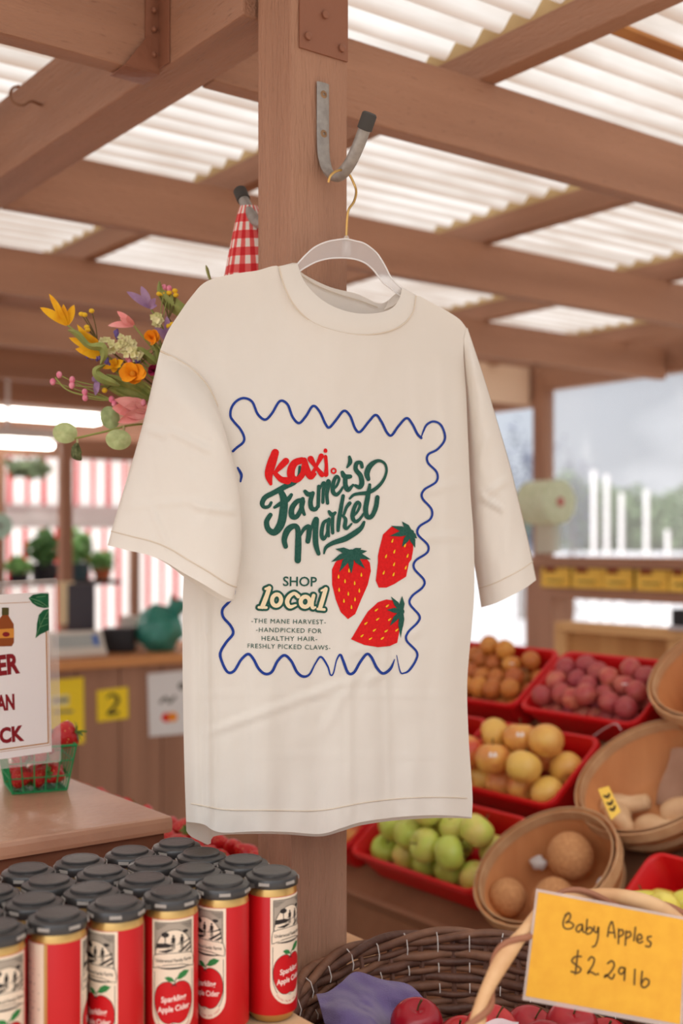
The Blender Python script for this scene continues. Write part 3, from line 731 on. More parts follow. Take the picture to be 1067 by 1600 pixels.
# the shirt's own plane
SD = Vector((.86, .51, 0)).normalized(); SN = Vector((SD.y, -SD.x, 0))
SO = Vector((.004, 1.605, 0))
def sp(px, py, off):                       # a point of the shirt: where the seam or edge sits, off = bulge towards the front
    return at_plane(px, py, SO + SN * off, SN)
M_brass = mat('brass_wire', (205, 165, 100), .3, metal=.9)
hang = thing('clothes_hanger', sp(541, 372, 0), 'clear plastic clothes hanger with a brass hook, holding the cream shirt', 'hanger')
trough = hb_ + OUT * .045 + Vector((0, 0, .0))
wp = [(513, 285), (516, 275), (525, 267.5), (536, 266), (545, 272), (553, 287), (556.5, 300), (553, 315), (545, 327), (542.5, 340), (541.5, 358), (541, 376)]
q = MB(); q.tube(catmull([sp(x, y, 0 + .004 * math.sin(i)) for i, (x, y) in enumerate(wp)], 5), .0017, 10); q.build('hook_wire', M_brass, hang)
M_clear = mat('clear_acrylic', (226, 220, 216), .18, alpha=.34, spec=.6)
up_ = [(452, 428), (466, 411), (478, 398), (492, 386), (510, 378), (528, 374.5), (541, 373.5), (553, 376), (570, 381), (588, 395), (600, 413), (612, 435), (630, 452), (660, 470)]
lo_ = [(452, 438), (468, 424), (482, 415), (497, 408), (514, 404), (530, 403), (545, 403.5), (558, 406), (572, 412), (585, 424), (597, 440), (612, 452), (628, 464), (655, 480)]
U_ = catmull([(x, y, 0) for x, y in up_], 4); L_ = catmull([(x, y, 0) for x, y in lo_], 4)
q = MB()
for o0, sgn in ((.007, 1), (-.007, -1)):
    q.grid([[sp(a_.x + (b_.x - a_.x) * t_, a_.y + (b_.y - a_.y) * t_, o0) for t_ in (0, .12, .5, .88, 1)] for a_, b_ in zip(U_, L_)])
q.grid([[sp(a_.x, a_.y, .007), sp(a_.x, a_.y - 1, .0), sp(a_.x, a_.y, -.007)] for a_ in U_])
q.grid([[sp(a_.x, a_.y, .007), sp(a_.x, a_.y + 1, .0), sp(a_.x, a_.y, -.007)] for a_ in L_])
q.build('arch', M_clear, hang)
M_edge = mat('clear_edge', (244, 240, 238), .2, alpha=.75, spec=.7)
for cv, nm in ((U_, 'rim'), (L_, 'rim')):
    for o0 in (.0075, -.0075):
        q = MB(); q.tube([sp(a_.x, a_.y, o0) for a_ in cv], .0011, 6); q.build('rim', M_edge, hang)
q = MB(); Mx = Matrix.Translation(sp(541, 376, 0)); q.lathe([(.0065, -.020), (.0065, -.004), (.0055, .0), (.004, .004), (.0025, .0065)], 16, Mx); q.build('neck', M_clear, hang)

# ---- cloth
mt = bpy.data.materials.new('cream_jersey'); mt.use_nodes = True
t = mt.node_tree; bs = t.nodes['Principled BSDF']; bs.inputs['Roughness'].default_value = .9; bs.inputs['Specular IOR Level'].default_value = .1; bs.inputs['Sheen Weight'].default_value = .1
SHIRT_COL = S(232, 224, 213); bs.inputs['Base Color'].default_value = SHIRT_COL
tcn = t.nodes.new('ShaderNodeTexCoord'); nz = t.nodes.new('ShaderNodeTexNoise'); nz.inputs['Scale'].default_value = 900; nz.inputs['Detail'].default_value = 2
bp = t.nodes.new('ShaderNodeBump'); bp.inputs['Strength'].default_value = .25; bp.inputs['Distance'].default_value = .0006
t.links.new(tcn.outputs['Object'], nz.inputs['Vector']); t.links.new(nz.outputs['Fac'], bp.inputs['Height']); t.links.new(bp.outputs[0], bs.inputs['Normal'])
tl = t.nodes.new('ShaderNodeBsdfTranslucent'); tl.inputs[0].default_value = S(236, 222, 200); ms = t.nodes.new('ShaderNodeMixShader'); ms.inputs[0].default_value = .16
t.links.new(bs.outputs[0], ms.inputs[1]); t.links.new(tl.outputs[0], ms.inputs[2]); t.links.new(ms.outputs[0], t.nodes['Material Output'].inputs[0])
M_shirt = mt
M_seam = mat('cream_stitching', (214, 198, 178), .9)

def resample(pts, n):
    P = [Vector((p[0], p[1])) for p in pts]
    P = [Vector((p.x, p.y)) for p in catmull([(p.x, p.y, 0) for p in P], 8)]
    d = [0]
    for a_, b_ in zip(P, P[1:]): d.append(d[-1] + (b_ - a_).length)
    o = []; j = 0
    for i in range(n):
        s_ = d[-1] * i / (n - 1)
        while j < len(d) - 2 and d[j + 1] < s_: j += 1
        k = (s_ - d[j]) / max(d[j + 1] - d[j], 1e-9); o.append(P[j].lerp(P[j + 1], k))
    return o
def coons(B, T, L, R, na, nt_):
    B, T, L, R = resample(B, na), resample(T, na), resample(L, nt_), resample(R, nt_)
    g = []
    for j in range(nt_):
        t_ = j / (nt_ - 1); row = []
        for i in range(na):
            a_ = i / (na - 1)
            p = B[i] * (1 - t_) + T[i] * t_ + L[j] * (1 - a_) + R[j] * a_ - (B[0] * (1 - a_) * (1 - t_) + B[-1] * a_ * (1 - t_) + T[0] * (1 - a_) * t_ + T[-1] * a_ * t_)
            row.append(p)
        g.append(row)
    return g
def smooth01(x): x = min(max(x, 0), 1); return x * x * (3 - 2 * x)
# creases seen on the cloth: (x0,y0,x1,y1, height, width in px)
CREASES = [(225, 668, 262, 682, .0022, 6), (262, 672, 330, 705, .0020, 6), (235, 792, 265, 860, .0016, 5), (300, 790, 372, 800, .0024, 6), (170, 795, 330, 780, .0010, 6), (205, 545, 330, 545, .0006, 12),
           (325, 1145, 545, 1065, .0022, 6), (270, 1085, 730, 1087, .0008, 4), (400, 1180, 700, 1182, .0007, 4), (500, 1150, 560, 1050, .0010, 8), (545, 1020, 660, 985, .0014, 8), (570, 1065, 600, 1052, .0016, 6), (600, 950, 610, 1270, .0013, 5), (546, 1040, 547, 1290, .0012, 6),
           (322, 940, 326, 1290, .0040, 6), (398, 960, 396, 1285, .0007, 7), (655, 770, 740, 750, .0015, 7), (660, 840, 735, 838, .0016, 6), (690, 560, 700, 880, .0008, 8), (650, 560, 655, 800, .0007, 9), (620, 530, 720, 560, .0006, 12), (560, 520, 600, 640, .0006, 16),
           (750, 778, 800, 745, .0026, 6), (750, 776, 788, 797, .0028, 5), (745, 735, 765, 675, .0018, 8), (760, 600, 740, 700, .001, 8), (790, 870, 800, 790, .0008, 8), (450, 600, 470, 1000, .0005, 20), (380, 690, 480, 660, .0006, 10)]
def crease(x, y):
    h = 0
    for x0, y0, x1, y1, a_, w_ in CREASES:
        dx, dy = x1 - x0, y1 - y0; L2 = dx * dx + dy * dy
        k = ((x - x0) * dx + (y - y0) * dy) / L2
        if -.1 < k < 1.1:
            dd = abs((x - x0) * dy - (y - y0) * dx) / math.sqrt(L2)
            if dd < 3 * w_:
                e_ = smooth01(min((k + .1) / .25, (1.1 - k) / .25)); h += 1.25 * a_ * e_ * (math.exp(-(dd / w_) ** 2) - .4 * math.exp(-((dd - 1.6 * w_) / w_) ** 2))
    return h
def cloth_noise(x, y, s_=1):
    p = Vector((x * .011, y * .006, s_ * 3.7))
    return .0034 * noise.noise(p) + .0016 * noise.noise(p * 2.7) + .0006 * noise.noise(p * 7)

shirt = thing('t_shirt', sp(520, 1295, 0), 'oversized cream t-shirt with a blue wavy frame print, hanging from the post hook', 'shirt')
hemF = [(291, 1284), (318, 1288), (332, 1297), (352, 1301), (400, 1299), (450, 1300), (500, 1303), (533, 1294), (562, 1285), (608, 1278), (660, 1274), (700, 1274), (737, 1277)]
Lb = [(291, 1284), (288, 1200), (286, 1100), (285, 1000), (287, 905), (296, 820), (312, 740), (322, 690), (318, 640), (296, 590), (250, 548)]
Rb = [(737, 1277), (738, 1240), (732, 1150), (730, 1065), (737, 980), (741, 920), (740, 840), (735, 770), (731, 682), (728, 610), (724, 545), (729, 513)]
neckF = [(436, 416), (444, 446), (460, 477), (486, 502), (520, 516), (560, 523), (598, 520), (628, 508), (645, 488), (650, 462)]
topF = [(250, 548), (262, 518), (280, 490), (300, 462), (322, 440), (360, 429), (400, 423)] + neckF + [(672, 472), (700, 487), (718, 499), (729, 513)]
NA, NT = 110, 130
G = coons(hemF, topF, Lb, Rb, NA, NT)
import numpy as np
def relax(g, n):
    a_ = np.array([[(p.x, p.y) for p in r] for r in g])
    for _ in range(n): a_[1:-1, 1:-1] = (a_[:-2, 1:-1] + a_[2:, 1:-1] + a_[1:-1, :-2] + a_[1:-1, 2:]) / 4
    return [[Vector((float(x), float(y))) for x, y in r] for r in a_]
G = relax(G, 1500)
topR = resample(topF, NA)
def near(tr_, p): return min(range(len(tr_)), key=lambda i: (tr_[i] - Vector(p)).length)
n0, n1 = near(topR, (436, 416)), near(topR, (650, 462))
def top_off(i, i0=n0, i1=n1, amp=.024, base=.015):      # bulge along the top edge: nothing on the shoulders, the collar's own curve at the neck
    s_ = (i - i0) / (i1 - i0)
    if s_ <= 0 or s_ >= 1: d_ = min(abs(i - i0), abs(i - i1)); return base * math.exp(-(d_ / 11) ** 2)
    return base + amp * math.sin(PI * s_)
def body_off0(i, j, front=True):
    a_ = 2 * i / (NA - 1) - 1; t_ = j / (NT - 1)
    T_ = .046 - .012 * t_ if front else .034
    o = T_ * (1 - abs(a_) ** 3.2) ** .62
    k_ = smooth01((t_ - .70) / .30) ** .9; o = o * (1 - k_) + top_off(i) * k_
    return o
BASE = [[body_off0(i, j) for i in range(NA)] for j in range(NT)]
for _ in range(30):                       # ease the transitions from shoulder to neck
    BASE = [[BASE[j][i] if i in (0, NA - 1) or j == NT - 1 else (BASE[j][i] * 2 + BASE[j][i - 1] + BASE[j][i + 1] + BASE[max(j - 1, 0)][i] + BASE[j + 1][i]) / 6 for i in range(NA)] for j in range(NT)]
def body_off(i, j):
    a_ = 2 * i / (NA - 1) - 1; t_ = j / (NT - 1); o = BASE[j][i]
    if True:
        p = G[j][i]; m_ = min(1, (1 - abs(a_)) * 9)
        hemw = (1 - t_) ** 2
        o += m_ * (crease(p.x, p.y) + cloth_noise(p.x, p.y) + .0045 * hemw * math.sin(p.x * .047 + 1) + .002 * hemw * math.sin(p.x * .11))
    return o
rows = [[sp(G[j][i].x, G[j][i].y, body_off(i, j)) for i in range(NA)] for j in range(NT)]
q = MB(); q.grid(rows)
fo = q.build('front_panel', M_shirt, shirt, angle=80)
bvh = BVHTree.FromPolygons([v for r in rows for v in r], [(i * NA + j, i * NA + j + 1, (i + 1) * NA + j + 1, (i + 1) * NA + j) for i in range(NT - 1) for j in range(NA - 1)])
# back panel: same outline, bulging the other way, with its own neckline and a slightly longer hem
neckB = [(440, 415), (452, 412), (464, 410.5), (469, 424), (490, 437), (517, 449), (541, 455), (560, 460), (585, 472), (594, 474.5), (606, 470), (620, 459), (628, 449), (640, 456)]
topB = [(250, 548), (262, 518), (280, 490), (300, 462), (322, 440), (360, 429), (400, 423)] + neckB + [(672, 472), (700, 487), (718, 499), (729, 513)]
hemB = [(291, 1298), (297, 1306), (312, 1314), (328, 1320), (337, 1306), (400, 1303), (450, 1304), (500, 1307), (533, 1299), (562, 1290), (608, 1283), (660, 1279), (700, 1278), (737, 1279)]
Lb2 = [hemB[0]] + Lb[1:]; Rb2 = [hemB[-1]] + Rb[1:]
GB = coons(hemB, topB, Lb2, Rb2, 80, 80)
topRB = resample(topB, 80)
m0, m1 = near(topRB, (452, 412)), near(topRB, (634, 452))
def back_off(i, j):
    a_ = 2 * i / 79 - 1; t_ = j / 79; k_ = smooth01((t_ - .75) / .25)
    return -.030 * (1 - abs(a_) ** 3.2) ** .62 * (1 - k_) + k_ * top_off(i, m0, m1, -.026, -.002)
q = MB(); q.grid([[sp(GB[j][i].x, GB[j][i].y, back_off(i, j)) for i in range(80)] for j in range(80)])
q.build('back_panel', M_shirt, shirt, angle=80)
def on_front(px, py, lift=.0008):
    o = Vector((0, 0, CAMZ)); r = Vector(((px - CX) / F, 1, (HY - py) / F)).normalized()
    h = bvh.ray_cast(o, r)
    if h[0] is None: return sp(px, py, .02)
    n_ = h[1] if h[1].dot(r) < 0 else -h[1]
    return h[0] + n_ * lift
# collar ribbing
inF = [(465, 412), (470, 428), (480, 446), (500, 466), (528, 482), (562, 490), (595, 488), (614, 480), (624, 466), (628, 450)]
A_, B_ = resample(neckF, 60), resample(inF, 60)
def collar_off(i): return .015 + .024 * math.sin(PI * i / 59)
q = MB()
q.grid([[sp(A_[i].x + (B_[i].x - A_[i].x) * k, A_[i].y + (B_[i].y - A_[i].y) * k, collar_off(i) + (.0022 * math.sin(PI * min(k * 1.0, 1)) - .004 * k)) for k in (0, .08, .3, .6, .9, .97, 1)] + [sp(B_[i].x, B_[i].y + 3, collar_off(i) - .008), sp(B_[i].x, B_[i].y + 9, collar_off(i) - .009)] for i in range(60)])
q.build('collar', M_shirt, shirt, angle=80)
q = MB(); q.tube([sp(p.x, p.y, collar_off(i) + .001) for i, p in enumerate(A_)], .0009, 6); q.build('collar_seam', M_seam, shirt)
# turned flap of the back collar at the right
q = MB(); q.grid([[sp(x, y, o_) for x, y, o_ in r] for r in ([(628, 449, .004), (622, 455, .0), (606, 470, -.012)], [(629, 458, .008), (622, 466, .004), (604, 477, -.004)], [(624, 470, .014), (614, 478, .010), (600, 484, .006)])]); q.build('collar_flap', M_shirt, shirt)
q = MB(); q.tube(catmull([sp(x, y, o_) for x, y, o_ in ((470, 430, -.006), (495, 446, -.018), (530, 460, -.024), (560, 469, -.024), (590, 480, -.018))], 5), .0007, 6); q.build('back_neck_tape', M_seam, shirt)

# sleeves
def sleeve(B, T, L, R, off_f, off_b, hem_back, name='sleeve'):
    na, nt_ = 60, 70
    g = coons(B, T, L, R, na, nt_)
    gb_ = coons(hem_back, T, [hem_back[0]] + L[1:], [hem_back[-1]] + R[1:], na, nt_)
    rows = [[sp(g[j][i].x, g[j][i].y, off_f(i / (na - 1), j / (nt_ - 1), g[j][i])) for i in range(na)] for j in range(nt_)]
    rb = [[sp(gb_[j][i].x, gb_[j][i].y, off_b(i / (na - 1), j / (nt_ - 1))) for i in range(na)] for j in range(nt_)]
    q = MB(); q.grid(rows); q.grid(rb)
    o = q.build(name, M_shirt, shirt, angle=80)
    return o, rows
Bl = [(168, 852), (200, 860), (230, 867), (258, 878), (288, 896), (320, 914), (348, 931), (365, 937)]
Tl = [(250, 548), (275, 561), (300, 577), (322, 600), (338, 630), (348, 662)]
Ll = [(168, 852), (178, 815), (191, 772), (207, 720), (225, 655), (238, 600), (250, 548)]
Rl = [(365, 937), (372, 905), (377, 870), (379, 830), (376, 785), (369, 740), (358, 698), (348, 662)]
def ol_edge(a_, t_): return .005 * (1 - t_) * (1 - a_) + a_ * (.052 + .024 * (1 - t_)) * smooth01((1 - t_) / .12 + .35)
def ol_f(a_, t_, p):
    m_ = min(1, (1 - a_) * 8, a_ * 8)
    return ol_edge(a_, t_) + .030 * (1 - abs(2 * a_ - 1) ** 2.5) ** .6 * smooth01((1 - t_) / .25 + .12) + m_ * (crease(p.x, p.y) + cloth_noise(p.x, p.y, 2) * 1.2)
def ol_b(a_, t_): return ol_edge(a_, t_) - .022 * (1 - abs(2 * a_ - 1) ** 2.5) ** .6 * smooth01((1 - t_) / .25 + .05)
hbl = [(168, 852), (200, 858), (232, 866), (262, 882), (290, 903), (322, 924), (350, 940), (365, 937)]
sl, rl_rows = sleeve(Bl, Tl, Ll, Rl, ol_f, ol_b, hbl)
sl['label'] = 'sleeve at the left, folded forward over the print'
def row_tube(rows, j, name, parent, r=.0008, lift=.0006):
    q = MB(); q.tube([p + SN * lift for p in rows[j]], r, 6); q.build(name, M_seam, parent)
row_tube(rl_rows, 5, 'hem_stitch', sl); row_tube(rl_rows, 69, 'shoulder_seam', sl, .0012)
Br = [(752, 949), (775, 942), (800, 930), (822, 918), (838, 906)]
Tr = [(724, 535), (726, 524), (728, 517), (730, 512), (731, 515)]
Lr = [(752, 949), (745, 905), (736, 850), (732, 790), (728, 720), (725, 640), (724, 580), (724, 535)]
Rr = [(838, 906), (830, 866), (820, 822), (808, 772), (795, 720), (778, 662), (760, 602), (745, 556), (731, 515)]
def or_f(a_, t_, p):
    m_ = min(1, (1 - a_) * 8, a_ * 6)
    return -.036 * (1 - a_) ** 1.6 * smooth01((1 - t_) * 5) + (.034 * (1 - abs(2 * a_ - 1) ** 2.5) ** .6 - .006) * smooth01((1 - t_) * 6) + m_ * (crease(p.x, p.y) + cloth_noise(p.x, p.y, 5))
def or_b(a_, t_): return -.036 * (1 - a_) ** 1.6 * smooth01((1 - t_) * 5) - .022 * (1 - abs(2 * a_ - 1) ** 2.5) ** .6 * smooth01((1 - t_) * 6)
hbr = [(752, 949), (775, 940), (800, 927), (822, 915), (838, 906)]
sr, rr_rows = sleeve(Br, Tr, Lr, Rr, or_f, or_b, hbr)
row_tube(rr_rows, 5, 'hem_stitch', sr)
def hem_line(dy):
    pts = []
    for i in range(2, NA - 2):
        j = 5; pts.append(rows[j][i] + SN * .0006)
    q = MB(); q.tube(pts, .0008, 6); q.build('hem_stitch', M_seam, shirt)
hem_line(20)

# ---- print
def z1(p): return (330 + p[0] / 2.808, 600 + p[1] / 2.808)
def z2(p): return (380 + p[0] / 3.811, 680 + p[1] / 3.811)
def z3(p): return (380 + p[0] / 3.811, 840 + p[1] / 3.811)
M_blue = mat('navy_ink', (22, 50, 128), .85, var=(32, 62, 142), vscale=300)
M_redink = mat('red_ink', (214, 22, 22), .85, var=(200, 16, 18), vscale=300)
M_greenink = mat('bottle_green_ink', (26, 74, 62), .85, var=(40, 86, 73), vscale=420)
M_seed = mat('yellow_ink', (236, 178, 28), .85)
M_fill = mat('cream_ink', (232, 212, 176), .85)
def printed(name, shapes, m, lift=.0008, parent=shirt):
    q = MB()
    for i, (vs_, fs_) in enumerate(shapes):
        q.add([on_front(p.x, p.y, lift + .00002 * i) for p in vs_], fs_)
    return q.build(name, m, parent, merge=False)
def stz(z, pts, w, sc_, **k): return stroke([z(p) for p in pts], [x / sc_ for x in w] if isinstance(w, (list, tuple)) else w / sc_, **k)
frame = [[(95, 295), (112, 279), (138, 258), (144, 236), (128, 200), (98, 165), (84, 140), (90, 102), (115, 72), (147, 63), (180, 80), (203, 132), (235, 157), (265, 130), (300, 76), (334, 90), (356, 145), (384, 172), (414, 142), (445, 97), (474, 120), (500, 175), (517, 191), (545, 160), (580, 118), (608, 140), (630, 195), (652, 210), (690, 165), (720, 136), (745, 165), (770, 214), (790, 225), (820, 185), (855, 150), (880, 175), (902, 218), (920, 237)],
         [(918, 238), (930, 205), (945, 178), (975, 165), (1008, 183), (1024, 240), (992, 286), (950, 310), (949, 345), (988, 388), (985, 430), (932, 465), (924, 500), (965, 550), (960, 592), (912, 625), (905, 660), (948, 705), (945, 740), (895, 775), (889, 810), (932, 860), (925, 893), (880, 930), (870, 965), (911, 1015), (905, 1045), (862, 1090), (856, 1125), (900, 1175), (896, 1212), (868, 1255), (845, 1268), (828, 1262), (812, 1190)],
         [(803, 1208), (785, 1248), (752, 1270), (725, 1245), (700, 1197), (680, 1185), (652, 1220), (625, 1265), (600, 1268), (578, 1215), (565, 1187), (549, 1212), (535, 1268), (522, 1276), (510, 1238), (480, 1197), (455, 1227), (430, 1273), (402, 1283), (375, 1263), (350, 1215), (320, 1190), (290, 1215), (265, 1262), (237, 1272), (208, 1250), (182, 1202), (160, 1185), (130, 1210), (100, 1258), (72, 1264), (48, 1222), (40, 1180), (64, 1135), (95, 1095), (84, 1060), (52, 1022), (50, 987), (78, 955), (98, 922), (102, 900)],
         [(116, 368), (126, 385), (132, 402), (128, 428)]]
printed('wavy_frame_print', [stz(z1, frame[0], 11, 2.808), stz(z1, frame[1], [4, 8] + [10] * 30 + [7, 6, 3], 2.808), stz(z1, frame[2], [4] + [12] * 8 + [9, 6, 6, 8, 9, 7, 9] + [12] * 20, 2.808), stz(z1, frame[3], [9, 12, 12, 8], 2.808)], M_blue)
sc2 = 3.811
farm = [([(165, 402), (150, 425), (122, 428), (112, 405), (130, 370), (180, 343), (250, 305), (300, 280), (330, 245), (335, 190)], [16, 18, 20, 26, 28, 28, 30, 30, 22, 16]),
        ([(222, 335), (240, 380), (238, 450), (222, 530), (185, 578), (148, 560), (138, 515), (160, 475)], [30, 40, 44, 44, 36, 30, 28, 24]), ([(185, 430), (225, 405), (262, 385), (285, 355)], [16, 24, 26, 18]),
        ([(350, 388), (318, 395), (288, 435), (288, 480), (315, 485), (340, 445), (355, 395)], [24, 26, 30, 32, 26, 24, 22]), ([(352, 380), (346, 430), (362, 472)], [22, 26, 16]),
        ([(366, 335), (385, 352), (412, 345)], [20, 26, 16]), ([(412, 345), (398, 395), (405, 435), (430, 440), (445, 415)], [22, 26, 26, 22, 14]),
        ([(448, 305), (446, 360), (444, 425)], 20), ([(450, 330), (468, 290), (480, 288), (474, 345), (472, 400)], [10, 14, 20, 18, 18]), ([(478, 330), (500, 272), (508, 285), (496, 350), (500, 405)], [10, 14, 22, 20, 18]),
        ([(530, 325), (555, 300), (568, 262), (552, 246), (534, 285), (532, 335), (552, 355), (575, 335), (590, 310)], [12, 14, 16, 18, 22, 24, 20, 16, 12]),
        ([(588, 222), (602, 246), (635, 246)], [20, 28, 22]), ([(606, 245), (606, 295), (622, 325), (652, 296)], [24, 26, 26, 12]),
        ([(630, 130), (634, 160), (616, 192)], [16, 24, 10]),
        ([(705, 190), (698, 165), (672, 168), (668, 205), (695, 240), (704, 285), (690, 310), (665, 300)], [18, 20, 22, 24, 26, 28, 24, 16]),
        ([(742, 262), (734, 225), (755, 180), (800, 152), (840, 170), (850, 215), (830, 270), (790, 315), (740, 342), (690, 348), (655, 356), (632, 378)], [22, 30, 28, 18, 14, 14, 16, 20, 22, 18, 16, 12]),
        ([(250, 662), (242, 620), (262, 565), (300, 540), (322, 560), (325, 640), (322, 745)], [26, 30, 34, 28, 28, 34, 34]), ([(332, 610), (358, 560), (388, 545), (388, 590), (382, 632)], [10, 20, 26, 28, 26]), ([(390, 600), (415, 520), (434, 500), (428, 570), (430, 650), (446, 705)], [10, 18, 26, 30, 30, 22]),
        ([(500, 505), (475, 525), (464, 585), (474, 618), (495, 590), (508, 520)], [16, 20, 22, 20, 16, 14]), ([(508, 500), (502, 555), (506, 600)], [18, 20, 16]),
        ([(508, 455), (526, 475), (545, 462)], [16, 24, 16]), ([(532, 470), (528, 530), (530, 582)], [18, 20, 18]),
        ([(592, 362), (578, 440), (566, 515), (562, 568)], [20, 22, 22, 18]), ([(632, 405), (612, 430), (595, 475), (582, 480)], [20, 18, 14, 10]), ([(585, 478), (606, 500), (602, 545), (615, 555), (642, 528)], [12, 20, 22, 16, 10]),
        ([(645, 488), (675, 458), (692, 415), (676, 400), (655, 440), (648, 490), (665, 515), (690, 500), (715, 465)], [12, 14, 16, 18, 22, 24, 20, 16, 12]),
        ([(750, 296), (738, 370), (726, 440), (735, 485), (762, 482), (786, 430), (795, 370)], [16, 26, 28, 26, 24, 26, 24]),
        ([(478, 705), (490, 668), (530, 642), (600, 618), (665, 580), (700, 550), (716, 518)], [8, 18, 24, 30, 30, 24, 16])]
printed('farmers_market_lettering', [stz(z2, p, [x * 1.1 for x in w] if isinstance(w, list) else w * 1.1, sc2) for p, w in farm], M_greenink, .0009)
kaxi = [([(188, 105), (168, 165), (150, 235), (162, 290)], [46, 54, 48, 20]), ([(252, 155), (222, 185), (190, 220)], [40, 36, 20]), ([(185, 225), (222, 262), (262, 272)], [26, 34, 44]),
        ([(345, 150), (305, 165), (283, 205), (285, 250), (318, 265), (350, 232), (362, 180)], [38, 42, 46, 44, 36, 34, 36]), ([(360, 150), (375, 205), (398, 248), (425, 232)], [34, 40, 34, 18]),
        ([(398, 142), (430, 190), (466, 235)], [38, 22, 32]), ([(462, 125), (432, 185), (402, 242)], [32, 18, 30]), ([(487, 128), (492, 180), (490, 235)], [22, 20, 28]), ([(487, 90), (487, 94)], [22, 24])]
dot = stz(z2, circle2((535, 213), 13, 14, 16), 10, sc2, closed=True)
printed('red_brand_lettering', [stz(z2, p, w, sc2) for p, w in kaxi] + [dot], M_redink, .0013)
def zl(z, txt, a_, b_, cap, **k): return text_line(txt, z(a_), z(b_), cap / sc2, **k)
loc = [([(130, 305), (152, 300)], [14, 22]), ([(152, 300), (132, 360), (112, 412)], [24, 26, 26]), ([(92, 415), (135, 416)], [16, 16]), ('ring', (195, 372), 27, 34), ([(325, 350), (300, 332), (270, 352), (258, 385), (275, 412), (310, 402)], [24, 20, 24, 26, 22, 12]),
       ('ring', (365, 382), 26, 30), ([(415, 345), (404, 390), (410, 418), (425, 415)], [22, 24, 20, 12]), ([(462, 315), (488, 306)], [12, 20]), ([(488, 306), (472, 360), (455, 415)], [24, 26, 26]), ([(440, 425), (480, 428)], [16, 16])]
def loc_shapes(grow):
    o = []
    for it in loc:
        if it[0] == 'ring': o.append(stz(z3, circle2(it[1], it[2], it[3], 20, .15), 24 + grow, sc2, closed=True, n=3))
        else: o.append(stz(z3, it[0], [w + grow for w in it[1]], sc2))
    return o
printed('local_lettering_outline', loc_shapes(26), M_greenink, .0009)
printed('local_lettering_fill', loc_shapes(0), M_fill, .0014)
for sl_ in [zl(z3, 'SHOP', (235, 287), (436, 290), 58, weight=.012), zl(z3, '-THE MANE HARVEST-', (48, 508), (490, 516), 28, spacing=1.15, weight=0), zl(z3, '-HANDPICKED FOR', (75, 561), (464, 569), 28, spacing=1.15, weight=0), zl(z3, 'HEALTHY HAIR-', (108, 612), (438, 616), 28, spacing=1.15, weight=0), zl(z3, 'FRESHLY PICKED CLAWS-', (25, 657), (517, 668), 28, spacing=1.15, weight=0)]: printed('small_lettering', [sl_], M_greenink, .0009)
def blade(z, c_, tip, w):
    c_ = Vector(z(c_)); t_ = Vector(z(tip)); d_ = (t_ - c_); n_ = Vector((-d_.y, d_.x)).normalized() * (w / sc2 / 2)
    m_ = c_ + d_ * .5
    return fill([c_ - n_ * .7, m_ - n_ + n_ * .15, t_, m_ + n_ + n_ * .15, c_ + n_ * .7], 6)
def teardrop(z, c_, ang, l=26, w=13):
    c_ = Vector(z(c_)); l /= sc2; w /= sc2; pts = []
    for i in range(14):
        a_ = 2 * PI * i / 14
        x = w / 2 * math.sin(a_) * (.5 - .5 * math.cos(a_)) ** .5; y = l / 2 * math.cos(a_)
        pts.append(c_ + Vector((x * math.cos(ang) - y * math.sin(ang), -(x * math.sin(ang) + y * math.cos(ang)))))
    return fill(pts, 99)
sh = lambda L: [(x, y - 610) for x, y in L]     # second-crop coordinates brought into the third crop's frame
berries = [([(545, 150), (580, 112), (640, 100), (720, 110), (752, 150), (758, 200), (740, 280), (700, 370), (665, 455), (622, 485), (580, 445), (550, 370), (528, 280), (527, 190)], (640, 88), [(520, 145), (545, 68), (735, 80), (757, 130), (722, 186), (640, 216), (568, 206), (700, 62)], 34,
            [(565, 232), (627, 195), (700, 220), (603, 258), (660, 270), (568, 310), (622, 333), (688, 315), (596, 375), (662, 367), (641, 413)], 0),
           (sh([(880, 545), (940, 542), (985, 570), (1008, 620), (1010, 680), (1000, 740)]) + [(985, 150), (968, 232), (900, 275), (850, 298), (805, 298), (787, 255), (800, 150)] + sh([(800, 720), (808, 680), (830, 592)]), (995, 580 - 610), sh([(875, 540), (868, 600), (940, 667), (940, 514), (1030, 615), (1020, 672)]), 32,
            sh([(885, 628), (897, 692), (847, 720), (960, 655), (975, 718), (895, 768), (965, 788)]) + [(833, 208), (892, 218)], -.35),
           ([(640, 605), (690, 520), (740, 440), (800, 385), (850, 368), (900, 375), (935, 400), (940, 430), (935, 520), (915, 625), (870, 645), (800, 652), (720, 640)], (938, 440), [(850, 430), (868, 526), (875, 350), (942, 346), (948, 532), (934, 598)], 30,
            [(855, 406), (790, 430), (797, 485), (868, 487), (728, 510), (778, 550), (848, 555), (912, 550), (705, 583), (755, 602), (827, 600)], -.9)]
for outl, c_, tips, w, seeds, ang in berries:
    ob = printed('strawberry_print', [fill([z3(p) for p in outl], 9)], M_redink, .0008)
    printed('leaf_print', [blade(z3, c_, tp_, w) for tp_ in tips] + [fill([z3(p) for p in circle2(c_, 18)], 99)], M_greenink, .0015, ob)
    printed('seed_print', [teardrop(z3, p, ang) for p in seeds], M_seed, .0013, ob)

